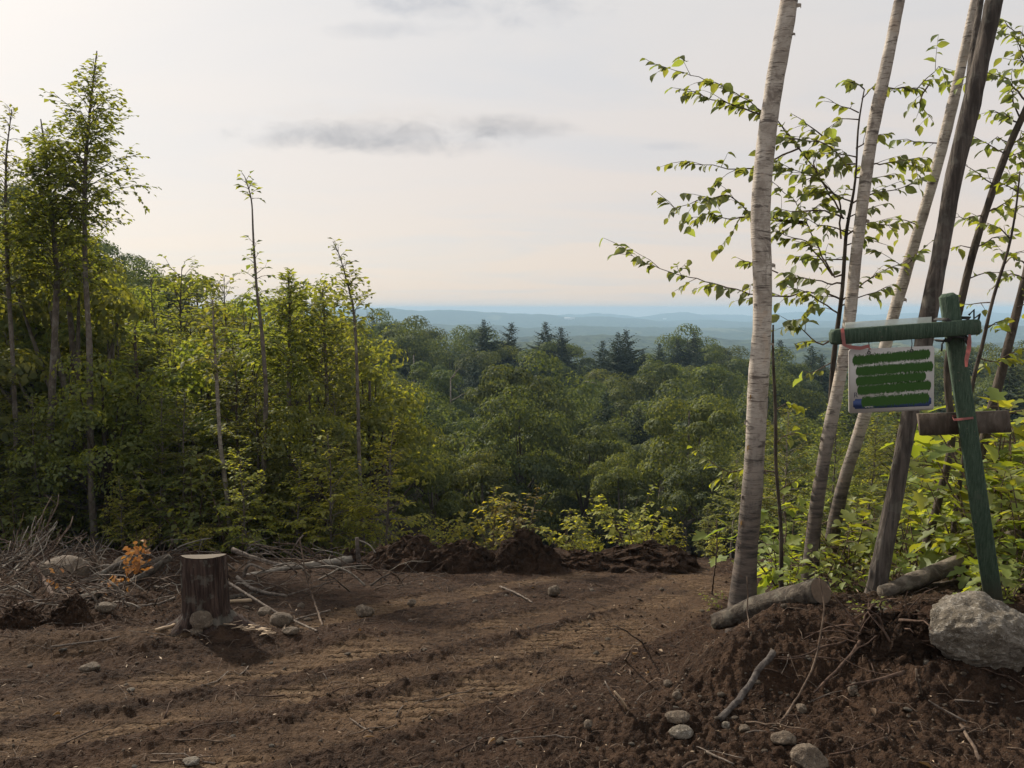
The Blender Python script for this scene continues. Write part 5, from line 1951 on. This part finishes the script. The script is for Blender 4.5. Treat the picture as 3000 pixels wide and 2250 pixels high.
def stick(name, label, cat, pts, w0, w1, mat, lift=0.0, group=None, twigs=0, sides=7, jit=0.003, cut_end=None):
    jit = min(jit, 0.0022)
    if mat == 'root':
        w0, w1 = w0 * 0.7, w1 * 0.6
    """stick or log through points; w0,w1 its thickness in photograph pixels at its ends"""
    W = pth(pts, lift)
    r0, r1 = w0 / 2 * W[0][1] / F, w1 / 2 * W[-1][1] / F
    Q = resample(W, max(0.05, r0 * 2.2), jit, R8)
    rr = np.linspace(r0, r1, len(Q)) * (1 + R8.normal(0, 0.05, len(Q)))
    base = Q[0].copy()
    e_mb = MB().tube(Q, rr, sides, 0.20 if cat == 'log' else 0.10, int(R8.integers(0, 999)))
    for k in range(twigs):
        i = int(R8.integers(len(Q) // 4, len(Q) - 1))
        dv = norm((Q[i] - Q[i - 1])[None])[0]
        tw = bent(R8, Q[i], dv + R8.normal(0, .7, 3), R8.uniform(.1, .35) * (0.3 + 8 * r0 + .4), 4, 0.05, .15)
        e_mb.tube(tw, np.linspace(max(0.0025, rr[i] * .45), 0.0015, 5), 4)
    if cut_end is None:
        return put_top(name, e_mb, M[mat], label, cat, group, True)
    e = empty(name, base)
    tag(e, label, cat, group)
    put('bark', e_mb, M[mat], e, True)
    i, j = (0, 1) if cut_end == 0 else (-1, -2)
    nrm = norm((Q[i] - Q[j])[None])[0]
    me = MB()
    cc = Q[i] + nrm * 0.004
    u = norm(np.cross(nrm, [0, 0, 1.0])[None])[0]
    v = np.cross(nrm, u)
    n_ = 24
    me.add(np.concatenate([[cc + (u * math.cos(a) + v * math.sin(a)) * rr[i] * 0.93 for a in np.arange(n_) * 2 * math.pi / n_], [cc + nrm * 0.002]]), [[(k, (k + 1) % n_, n_) for k in range(n_)]])
    o = put('sawn_end', me, M['cut_dark'], e)
    return e


M['log_pale'] = m_bark('pale_log_bark', (0.075, 0.062, 0.050), (0.185, 0.158, 0.128), 12, 1.0, lichen=0.15)
M['cut_dark'] = m_plain('cut_wood_aged', (0.12, 0.085, 0.060), 0.85, 45, 0.45, 0.3)
M['black_stick'] = m_bark('dark_stick', (0.045, 0.038, 0.035), (0.12, 0.105, 0.095), 16, 0.6)
# right side
stick('log', 'thick lichen-covered log with a sawn end lying at the foot of the big birch', 'log',
      [(2100, 1822, 5.35), (2225, 1778, 5.1), (2330, 1742, 4.85), (2404, 1732, 4.65)], 54, 78, 'log_bark', sides=18, jit=0.004, cut_end=-1)
stick('log', 'long grey log slanting up behind the green post', 'log', [(2585, 1738, 5.15), (2700, 1694, 5.25), (2830, 1640, 5.35), (2930, 1590, 5.45), (3060, 1540, 5.6)], 44, 48, 'log_pale', sides=14)
stick('log', 'dark thin log under the long grey log', 'log', [(2600, 1740, 5.2), (2720, 1715, 5.3), (2880, 1700, 5.4), (3000, 1712, 5.4)], 24, 10, 'dark_bark', sides=9)
stick('log', 'short pale log end at the right border above the boulder', 'log', [(2950, 1740, 5.0), (3080, 1700, 5.1)], 30, 30, 'log_bark', sides=10)
stick('stick', 'stout dark stick with a white tip sloping down the right bank', 'stick', [(2265, 1910, 3.85), (2215, 1975, 3.72), (2170, 2045, 3.6), (2110, 2110, 3.48)], 20, 20, 'black_stick', sides=9, jit=0.005)
M['white_tip'] = m_plain('white_tip', (0.62, 0.58, 0.54), 0.8, 30, 0.2)
put_top('bark_scrap', MB().tube([at(2108, 2112, 3.47), at(2098, 2122, 3.45), at(2088, 2131, 3.43)], [0.012, 0.011, 0.004], 7), M['white_tip'], 'white peeled bark scrap at the low end of the stout dark stick', 'bark')
stick('sapling_stem', 'thin bare bent stem rising from the right bank in front of the log', 'stem', [(2285, 2125), (2340, 2040, 3.65), (2385, 1950, 3.75), (2405, 1860, 3.8), (2419, 1775, 3.82), (2404, 1715, 3.85), (2400, 1690, 3.85)], 9, 4, 'twig', sides=6)
stick('root', 'long curved root hanging from the dark root clump', 'root', [(2520, 1880, 3.95), (2470, 1950, 3.8), (2420, 1990, 3.7), (2385, 2030, 3.6)], 18, 9, 'root', sides=8, jit=0.006)
stick('root', 'root reaching left from the dark root clump over the hollow', 'root', [(2480, 1880, 4.0), (2390, 1900, 3.95), (2350, 1925, 3.9), (2280, 1925, 3.9)], 12, 5, 'root', jit=0.006)
stick('root', 'second root below the one reaching left over the hollow', 'root', [(2460, 1935, 3.9), (2390, 1920, 3.85), (2300, 1935, 3.85), (2270, 1930, 3.85)], 9, 4, 'root', jit=0.006)
stick('root', 'knotted root lying in the dark hollow before the boulder', 'root', [(2650, 1970, 3.55), (2600, 1985, 3.5), (2540, 1995, 3.5), (2480, 2010, 3.48)], 20, 8, 'root', jit=0.008, twigs=2)
stick('root', 'thin wiry root looping on the low right bank', 'root', [(2310, 2175), (2360, 2130), (2450, 2122), (2560, 2130), (2600, 2165), (2570, 2190), (2500, 2200)], 5, 3, 'root', 0.012)
stick('root', 'short dark root at the bottom right of the bank', 'root', [(2430, 2220), (2500, 2215), (2560, 2195), (2600, 2190)], 9, 5, 'root', 0.01)
stick('root', 'thin root trailing across the middle of the low right bank', 'root', [(2200, 2155), (2300, 2115), (2370, 2105), (2450, 2130)], 5, 3, 'root', 0.01)
stick('root', 'long thin dark root lying across the bottom middle soil', 'root', [(1330, 2215), (1430, 2165), (1520, 2150), (1600, 2135), (1650, 2125)], 9, 6, 'root', 0.015, jit=0.008)
stick('root', 'bright bent peeled root standing from the bank foot', 'root', [(1835, 2080), (1825, 2055, 3.4), (1800, 2025, 3.4)], 9, 6, 'splinter')
stick('stick', 'dark thin stick beside the bright bent root', 'stick', [(1808, 2060), (1790, 2030, 3.45), (1772, 1995, 3.5)], 6, 4, 'grey_twig', 0.01)
stick('stick', 'short upright twig on the mound in front of the boulder', 'stick', [(2700, 2045), (2690, 1990, 3.42), (2683, 1960, 3.42)], 8, 7, 'twig')
stick('stick', 'thin upright twig in front of the log by the birch', 'stick', [(2195, 1890), (2192, 1800, 4.4), (2188, 1690, 4.4)], 6, 3, 'twig')
stick('stick', 'rough brown stick at the bottom right border', 'stick', [(2870, 2260), (2840, 2190), (2812, 2135)], 12, 9, 'twig', 0.02)
stick('stick', 'pale slanting stick at the bottom middle border', 'stick', [(2070, 2205), (2110, 2225), (2150, 2245)], 8, 5, 'grey_twig', 0.01)
stick('stick', 'curved brown stick at the bottom right of centre', 'stick', [(2000, 2250), (2030, 2225), (2080, 2222)], 10, 6, 'twig', 0.01)
stick('sapling_stem', 'thin bare stem standing left of the big birch', 'stem', [(2085, 1735), (2098, 1640, 6.3), (2101, 1580, 6.3), (2100, 1520, 6.3)], 6, 3, 'twig')
stick('stick', 'stick leaning out of the soil beside the bank foot', 'stick', [(1885, 1880), (1830, 1845, 4.6), (1795, 1830, 4.6)], 6, 4, 'twig', twigs=1)
stick('stick', 'dark stick poking up at the bank foot', 'stick', [(1832, 1940), (1845, 1910, 4.1), (1858, 1890, 4.1)], 6, 4, 'twig')
# left slash
stick('log', 'curved mossy log arching up at the far left of the slash pile', 'log', [(170, 1735, 8.0), (240, 1705, 8.1), (300, 1680, 8.1), (350, 1650, 8.2), (392, 1632, 8.2)], 26, 12, 'grey_bark', sides=10, jit=0.008)
stick('log', 'long brown log resting towards the stump in the slash pile', 'log', [(215, 1762, 7.7), (320, 1735, 7.7), (400, 1700, 7.7), (455, 1665, 7.75), (500, 1632, 7.8)], 24, 22, 'log_bark', sides=10, jit=0.006)
stick('log', 'broken brown log behind the long brown log', 'log', [(390, 1680, 8.3), (440, 1655, 8.3), (495, 1630, 8.4)], 18, 22, 'dark_bark', sides=9)
stick('log', 'reddish broken stub leaning in the left slash pile', 'log', [(95, 1650, 7.6), (130, 1700, 7.5), (158, 1755, 7.4)], 18, 22, 'root', sides=9, jit=0.006)
stick('log', 'second reddish stub crossing in the left slash pile', 'log', [(140, 1690, 7.4), (180, 1730, 7.35), (215, 1765, 7.3)], 10, 14, 'root', sides=8)
stick('branch', 'pale forked branch across the middle of the left slash', 'branch', [(225, 1745, 7.2), (270, 1715, 7.2), (320, 1710, 7.2), (370, 1740, 7.1), (405, 1765, 7.1), (510, 1745, 7.1)], 8, 4, 'grey_twig', twigs=2)
stick('branch', 'straight pale stick pointing at the stump foot', 'branch', [(400, 1782, 7.0), (460, 1770, 7.0), (512, 1750, 7.0)], 6, 6, 'grey_twig')
stick('branch', 'broken limb slab leaning against the stump foot', 'branch', [(455, 1850), (500, 1838), (545, 1822, 6.6)], 9, 12, 'splinter', 0.02)
stick('log', 'fallen white birch trunk lying on the left edge of the clearing', 'log', [(648, 1702, 9.6), (740, 1682, 9.8), (840, 1664, 10.0), (940, 1652, 10.3), (1030, 1640, 10.5)], 6, 26, 'pale_bark', sides=12, twigs=4)
stick('birch_stub', 'short upright white birch stub at the root end of the fallen trunk', 'stub', [(1052, 1655, 10.4), (1048, 1610, 10.4), (1046, 1575, 10.4)], 16, 11, 'birch', sides=10)
stick('branch', 'broken white branch arching from the birch stub', 'branch', [(1052, 1583, 10.4), (1080, 1592, 10.4), (1100, 1620, 10.3)], 4, 4, 'pale_bark')
stick('branch', 'grey branch sloping down behind the fallen birch trunk', 'branch', [(680, 1610, 10.6), (735, 1632, 10.5), (790, 1648, 10.4), (870, 1662, 10.3)], 16, 7, 'grey_twig', twigs=2)
stick('branch', 'smooth pale curved branch right of the stump', 'branch', [(695, 1690, 8.4), (730, 1720, 8.2), (770, 1735, 8.1), (840, 1748, 8.0)], 12, 9, 'grey_twig')
stick('pole', 'long straight thin pole slanting down from behind the stump', 'pole', [(655, 1698, 7.4), (740, 1752, 7.0), (820, 1800, 6.7), (930, 1848, 6.4)], 9, 5, 'grey_twig', jit=0.001)
stick('pole', 'pale straight stick crossing the long thin pole', 'pole', [(815, 1833, 6.5), (880, 1810, 6.6), (968, 1788, 6.7)], 6, 6, 'grey_twig', jit=0.001)
stick('branch', 'forked twisted white branch between pole and fallen birch', 'branch', [(715, 1690, 9.0), (722, 1660, 9.0), (730, 1650, 9.0), (775, 1670, 8.9)], 11, 7, 'grey_twig')
stick('log', 'low brown log close behind the stump on its right', 'log', [(655, 1755, 7.6), (740, 1742, 7.7)], 14, 16, 'log_bark', sides=9)
stick('log', 'pale peeled log under the low brown log by the stump', 'log', [(655, 1772, 7.3), (735, 1758, 7.4)], 9, 12, 'splinter', sides=8)
stick('sapling_stem', 'thin standing dead stem right of the stump', 'stem', [(945, 1835), (920, 1760, 7.0), (897, 1690, 7.1), (880, 1590, 7.2), (877, 1575, 7.2)], 7, 4, 'twig', twigs=2)
stick('branch', 'broken pale stick hanging off the thin dead stem', 'branch', [(850, 1625, 7.3), (870, 1590, 7.2), (888, 1568, 7.2)], 4, 5, 'grey_twig')
stick('stick', 'thin bent stick on the left track soil', 'stick', [(590, 2005), (640, 1990), (668, 1965)], 5, 3, 'grey_twig', 0.01)
stick('stick', 'little forked stick near the thin bent stick', 'stick', [(700, 1975), (725, 1955), (727, 1948)], 5, 3, 'grey_twig', 0.01)
stick('stick', 'long dry stick lying below the left slash', 'stick', [(150, 1900), (240, 1888), (300, 1880), (350, 1870)], 7, 4, 'grey_twig', 0.02, twigs=1)
stick('stick', 'curved stick lying in the middle of the clearing', 'stick', [(1465, 1718), (1500, 1740), (1530, 1755), (1560, 1773)], 6, 4, 'grey_twig', 0.02)

# loose branches of the slash, one by one
for k in range(245):
    if k < 34:                                        # brush bundle at the far left
        a = (R8.uniform(-60, 90), R8.uniform(1640, 1720))
        L = R8.uniform(120, 260)
        an = R8.uniform(0.35, 1.15)
        d = R8.uniform(8.6, 9.6)
        b = (a[0] + L * math.cos(an), a[1] - L * math.sin(an))
        m_ = ((a[0] + b[0]) / 2 + R8.uniform(5, 30), (a[1] + b[1]) / 2 + R8.uniform(0, 20))
        pts = [(a[0], a[1], d), (m_[0], m_[1], d + .1), (b[0], b[1], d + .3)]
        lab, gr = 'long thin bleached branch of the brush bundle at the far left', 'branches of the brush bundle'
        w = R8.uniform(3, 7)
    else:
        if k < 190:
            px, py = R8.uniform(-60, 510), R8.uniform(1615, 1800)
            lab, gr = 'loose dead branch in the slash pile left of the stump', 'loose branches left of the stump'
        else:
            px, py = R8.uniform(640, 1180), R8.uniform(1620, 1745)
            lab, gr = 'loose dead branch on the ground round the fallen birch trunk', 'loose branches round the fallen birch'
        P = gp(px, py)
        an = R8.uniform(-.5, .5) + (3.14 if R8.uniform() < .5 else 0)
        L = R8.uniform(50, 170)
        up = R8.uniform(.02, .42)
        q = at(px + L * math.cos(an), py - 0.25 * L * abs(math.sin(an)) - L * .12, P[1] + R8.uniform(-.5, .3))
        W = np.array([P, (P + q) / 2 + np.array([0, 0, up * .5]), q + np.array([0, 0, up * .3])])
        pts = None
        w = R8.uniform(2.5, 7.5)
    mat = R8.choice(['grey_twig', 'twig', 'twig', 'dark_bark', 'root', 'pale_bark'])
    if pts is None:
        Q = resample(W, 0.10, 0.010, R8)
    else:
        Q = resample(pth(pts), 0.12, 0.012, R8)
    r0 = w / 2 * Q[0][1] / F
    mb = MB().tube(Q, np.linspace(r0, r0 * .45, len(Q)), 5)
    for j in range(int(R8.integers(1, 4))):
        i = int(R8.integers(1, len(Q) - 1))
        tw = bent(R8, Q[i], norm((Q[i] - Q[i - 1])[None])[0] + R8.normal(0, .6, 3), R8.uniform(.15, .4), 3, .05, .15)
        mb.tube(tw, [r0 * .5, r0 * .4, r0 * .3, .002], 4)
    put_top('loose_branch', mb, M[mat], lab, 'branch', gr, True)

# splinters thrown out by felling, right of the stump
for k in range(26):
    px, py = R8.uniform(665, 800), R8.uniform(1838, 1872)
    py = 1835 + (px - 665) * 0.2 + R8.uniform(-10, 14)
    P = gp(px, py)
    an = R8.uniform(-.9, .5)
    L = R8.uniform(18, 55) * P[1] / F
    dv = np.array([math.cos(an), math.sin(an) * .6, R8.uniform(0, .35)])
    w = R8.uniform(.8, 2.2) * P[1] / F
    mb = MB().box(P + np.array([0, 0, .03]), dv * L / 2, np.array([-dv[1], dv[0], .3]) * w, np.array([0, .2, 1]) * w * .35)
    put_top('wood_splinter', mb, M['splinter'], 'fresh pale wood splinter scattered right of the stump foot', 'splinter', 'splinters by the stump')

# dead sapling with orange leaves in the slash
e = empty('dead_sapling', gp(345, 1760))
tag(e, 'dead sapling with orange leaves in the slash left of the stump', 'sapling')
w, l = MB(), MB()
o0 = np.array(e.location)
for pts in ([(345, 1760, 7.3), (370, 1700, 7.25), (385, 1650, 7.2), (405, 1600, 7.2)], [(375, 1690, 7.25), (420, 1640, 7.2), (430, 1620, 7.2)], [(345, 1750, 7.3), (340, 1710, 7.3), (342, 1690, 7.3)],
            [(345, 1755, 7.3), (220, 1700, 7.4), (150, 1690, 7.4)]):
    W = pth(pts) - o0
    Q = resample(W, .06, .006, R8)
    w.tube(Q, np.linspace(.007, .002, len(Q)), 5)
for px, py, n_ in ((385, 1650, 26), (400, 1635, 20), (405, 1605, 12), (415, 1655, 16), (345, 1700, 12), (342, 1715, 8), (380, 1690, 8), (152, 1688, 4), (160, 1720, 3), (185, 1695, 3)):
    c0 = at(px, py, 7.22) - o0
    P = c0 + R8.normal(0, .045, (n_, 3))
    leaf_batch(l, P, R8.normal(0, .6, (n_, 3)) + np.array([0, 0, -.5]), R8.normal(0, 1, (n_, 3)), .058, .036, 'ovate')
put_ = obj('stems', w.mesh('stems', M['twig'], True), e)
obj('dead_leaves', l.mesh('dead_leaves', M['leaf_orange']), e)

# ------------------------------------------------------------------ soil heaps with torn roots
def heap(px, py, wpx, hpx, seed, label, lobes=5, nroot=22, name='soil_heap', mat='soil', d=None, group=None):
    P = gp(px, py) if d is None else at(px, py, d)
    s = P[1] / F
    w, h = wpx * s / 2, hpx * s
    r = np.random.default_rng(seed)
    e = empty(name, P)
    tag(e, label, 'soil heap', group)
    na, nr = 88, 40
    a = np.arange(na) * 2 * math.pi / na
    rr = np.linspace(0.02, 1.12, nr)
    A, Rg = np.meshgrid(a, rr)
    X, Y = Rg * np.cos(A), Rg * np.sin(A)
    Z = np.zeros_like(X)
    for k in range(lobes):
        cx, cy = r.uniform(-.5, .5), r.uniform(-.4, .4)
        g = np.exp(-((X - cx) / r.uniform(.22, .42)) ** 2 - ((Y - cy) / r.uniform(.3, .55)) ** 2)
        Z = np.maximum(Z, g * r.uniform(.6, 1.0))
    g = np.exp(-((X) / .5) ** 2 - (Y / .55) ** 2)
    Z = np.minimum(np.maximum(Z, g) ** 0.6, 0.92)
    Z = Z * (1 - sst(Rg, .75, 1.1))
    Z = Z + (0.26 * fbm(X * 3.0 + seed, Y * 3.0, 4, seed) + 0.20 * fbm(X * 9, Y * 9 + seed, 3, seed + 3)) * (1 - sst(Rg, .85, 1.12))
    X = X + 0.16 * fbm(X * 4 + 9, Y * 4 + Z * 3, 3, seed + 7)
    Y = Y + 0.16 * fbm(X * 4 + 19, Y * 4 + Z * 3, 3, seed + 8)
    V = np.stack([X * w, Y * w * .75, Z * h - 0.10 * sst(Rg, .8, 1.1) - .02], -1)
    # drape the rim on the terrain
    gx = P[0] + V[..., 0]
    gy = P[1] + V[..., 1]
    V[..., 2] += (hbase(gx, gy) - hbase(P[0], P[1]))
    i = np.arange(nr - 1)[:, None] * na
    j = np.arange(na)[None, :]
    Q = np.stack([i + j, i + (j + 1) % na, i + na + (j + 1) % na, i + na + j], -1)[..., ::-1].reshape(-1, 4)
    obj('soil', MB().add(V.reshape(-1, 3), [Q]).mesh('soil', M[mat], True), e)
    for k in range(nroot):
        i = int(r.integers(4, nr - 12))
        j = int(r.integers(0, na))
        p0 = V[i, j]
        dv = np.array([math.cos(a[j]), -abs(math.sin(a[j])) * .8, r.uniform(-.2, .9)])
        tw = bent(r, p0 - dv * .05, dv + r.normal(0, .35, 3), h * r.uniform(.3, 1.0) + .08, 5, -.6, .22)
        r0 = r.uniform(.003, .011)
        obj('root', MB().tube(tw, np.linspace(r0, .0015, 6), 5).mesh('root', M['root'], True), e)
    return e


G_ = 'torn-up soil heaps at the far edge'
heap(1180, 1648, 320, 78, 1, 'spreading soil and root heap beside the white birch stub', 6, 26, group=G_)
heap(1350, 1660, 270, 80, 2, 'rounded soil heap left of the tallest heap', 4, 20, group=G_)
heap(1540, 1658, 240, 105, 3, 'tallest domed root ball heap at the middle of the far edge', 3, 20, group=G_)
heap(1890, 1655, 360, 62, 4, 'low wide soil heap right of the middle of the far edge', 6, 22, group=G_)
heap(1710, 1650, 240, 40, 5, 'lowest soil heap between the tall and the wide one', 5, 12, group=G_)
heap(1035, 1650, 90, 50, 6, 'small dark root ball at the thick end of the fallen birch', 4, 14)
heap(205, 1815, 160, 68, 7, 'dark soil clod heap in front of the left slash', 4, 8)
heap(60, 1830, 170, 60, 8, 'soil clod heap at the left border', 5, 8)
heap(2610, 1985, 380, 200, 9, 'dark overturned root clump left of the boulder', 6, 40, d=3.95, mat='duff')

# ------------------------------------------------------------------ fine litter nobody could count
def scatter_stuff():
    r = np.random.default_rng(99)
    grav, chips, twl, leavl = MB(), MB(), MB(), MB()
    ico = np.array([(1, 0, 0), (-1, 0, 0), (0, 1, 0), (0, -1, 0), (0, 0, 1), (0, 0, -1)], float)
    fc = np.array([(0, 2, 4), (2, 1, 4), (1, 3, 4), (3, 0, 4), (2, 0, 5), (1, 2, 5), (3, 1, 5), (0, 3, 5)])

    def ground_points(n):
        # denser near the camera, roughly even in the picture
        d = 1.0 / r.uniform(1 / 12.5, 1 / 2.4, n)
        a = r.uniform(-.78, .78, n)
        x = a * d
        z = detail(x, d)[0]
        return np.stack([x, d, hbase(x, d) + z], -1)
    P = ground_points(9000)
    bank = sst(P[:, 0] - (0.55 * (P[:, 1] - 3.1) + 0.1), -.2, .4)
    P = P[r.uniform(0, 1, len(P)) < 0.35 + 0.65 * bank]
    n = len(P)
    s = (0.0025 + 0.006 * r.power(0.35, n) ** 2 + 0.006 * (r.uniform(0, 1, n) < .06)) * np.clip(P[:, 1] / 4, .7, 1.8)
    V = P[:, None, :] + ico[None] * s[:, None, None] * r.uniform(.6, 1.3, (n, 6, 1)) + np.array([0, 0, 1]) * (s * .4)[:, None, None]
    grav.add(V.reshape(-1, 3), [(np.arange(n)[:, None, None] * 6 + fc[None]).reshape(-1, 3)])
    tag(obj('soil_crumbs', grav.mesh('soil_crumbs', M['brown_rock'])), 'fine gravel and soil crumbs', kind='stuff')
    # clods of soil
    P = ground_points(5000)
    n = len(P)
    s = (0.0025 + 0.008 * r.power(0.4, n) ** 2) * np.clip(P[:, 1] / 4, .7, 1.7)
    cl = MB()
    V = P[:, None, :] + ico[None] * s[:, None, None] * r.uniform(.5, 1.4, (n, 6, 1)) + np.array([0, 0, 1]) * (s * .3)[:, None, None]
    cl.add(V.reshape(-1, 3), [(np.arange(n)[:, None, None] * 6 + fc[None]).reshape(-1, 3)])
    tag(obj('soil_clods', cl.mesh('soil_clods', M['soil'], True)), 'loose clods of brown soil', kind='stuff')
    # wood chips
    P = ground_points(300)
    n = len(P)
    an = r.uniform(0, 6.28, n)
    A = np.stack([np.cos(an), np.sin(an), r.normal(0, .25, n)], -1)
    leaf_batch(chips, P + np.array([0, 0, .008]), A, np.array([0, 0, 1]) + r.normal(0, .4, (n, 3)), r.uniform(.012, .045, n) * np.clip(P[:, 1] / 4, .7, 1.8), r.uniform(.003, .009, n) * np.clip(P[:, 1] / 4, .7, 1.8), 'quad', .05)
    tag(obj('wood_chips', chips.mesh('wood_chips', M['splinter'])), 'pale wood chips', kind='stuff')
    P = ground_points(90)
    n = len(P)
    an = r.uniform(0, 6.28, n)
    A = np.stack([np.cos(an), np.sin(an), r.normal(0, .3, n)], -1)
    leaf_batch(leavl, P + np.array([0, 0, .012]), A, np.array([0, 0, 1]) + r.normal(0, .5, (n, 3)), r.uniform(.025, .055, n), r.uniform(.015, .03, n), 'ovate', .5)
    tag(obj('leaf_litter', leavl.mesh('leaf_litter', M['leaf_litter'])), 'dry fallen leaves', kind='stuff')
    P = ground_points(1500)
    for k, p in enumerate(P):
        an = r.uniform(0, 6.28)
        L = r.uniform(.03, .16) * np.clip(p[1] / 4, .6, 2)
        q = p + np.array([math.cos(an), math.sin(an), 0]) * L
        q[2] = float(hbase(q[0], q[1])) + (p[2] - float(hbase(p[0], p[1])))
        rr = r.uniform(.0010, .0032) * np.clip(p[1] / 4, .7, 2)
        m = (p + q) / 2 + r.normal(0, .12 * L, 3)
        m[2] = max(p[2], q[2]) + rr + abs(r.normal(0, .1 * L))
        twl.tube([p, m, q], [rr, rr, rr * .6], 3, cap=False)
    tag(obj('twig_litter', twl.mesh('twig_litter', M['twig'], True)), 'fine twigs and rootlets strewn on the soil', kind='stuff')


scatter_stuff()
# loose twigs large enough to tell apart
for k in range(70):
    px, py = R8.uniform(0, 3000), R8.uniform(1680, 2240)
    P = gp(px, py)
    an = R8.uniform(0, 6.28)
    L = R8.uniform(.10, .35)
    q = on(px, P[1])
    x2, y2 = P[0] + L * math.cos(an), P[1] + L * math.sin(an) * .7
    Q = np.array([P, [(P[0] + x2) / 2, (P[1] + y2) / 2, gz((P[0] + x2) / 2, (P[1] + y2) / 2)], [x2, y2, gz(x2, y2)]])
    rr = R8.uniform(.002, .006)
    Q[:, 2] += rr + np.array([0, R8.uniform(.005, .03), R8.uniform(0, .04)])
    Q = resample(Q, .04, .004, R8)
    put_top('loose_twig', MB().tube(Q, np.linspace(rr, rr * .5, len(Q)), 5), M[R8.choice(['twig', 'grey_twig', 'root'])], 'short dry twig lying on the open soil of the clearing', 'twig', 'twigs on the open soil', True)

# ------------------------------------------------------------------ far barns
M['white_wall'] = m_plain('white_wall', (0.8, 0.8, 0.78), 0.6, 1, 0.05)
M['metal_roof'] = m_plain('metal_roof', (0.55, 0.56, 0.57), 0.5, 1, 0.05)
for px, py, wpx, lab in ((1668, 937, 30, 'long white barn on the far hills at the middle of the view'), (1945, 937, 10, 'small white house on the far hills right of the middle')):
    yy, aa, Zh = HILLS
    col_ = int(np.argmin(np.abs(aa - (px - 1500) / F)))
    sl_ = (905 - py) / F
    vis = EYE + sl_ * yy < Zh[:, col_]
    k = int(np.argmax(vis))
    d = yy[k]
    w = wpx / F * d / 2
    e = empty('barn', ((px - 1500) / F * d, d - 6, Zh[k, col_] - 2.0))
    tag(e, lab, 'barn')
    hh = max(5.0, w * 0.22) + 3
    obj('wall', MB().box((0, 0, hh / 2), (w, 0, 0), (0, 5, 0), (0, 0, hh / 2)).mesh('wall', M['white_wall']), e)
    V = [(-w - .5, -5.5, hh), (w + .5, -5.5, hh), (w + .5, 5.5, hh), (-w - .5, 5.5, hh), (-w - .5, 0, hh + 3), (w + .5, 0, hh + 3)]
    obj('roof', MB().add(V, [[(0, 1, 5, 4), (2, 3, 4, 5)], [(0, 4, 3), (1, 2, 5)]]).mesh('roof', M['metal_roof']), e)

# ------------------------------------------------------------------ air
hm, t = material('haze')
pv = t.n('ShaderNodeVolumePrincipled')
pv.inputs['Color'].default_value = (0.50, 0.76, 1.0, 1)
pv.inputs['Density'].default_value = 0.00034
pv.inputs['Anisotropy'].default_value = 0.0
o = t.n('ShaderNodeOutputMaterial')
t.t.links.new(pv.outputs[0], o.inputs['Volume'])
hz = MB().box((0, 3075, -32.65), (7600, 0, 0), (0, 3225, 0), (0, 0, 47.85))
tag(obj('haze', hz.mesh('haze', hm)), 'thin blue haze', kind='stuff')
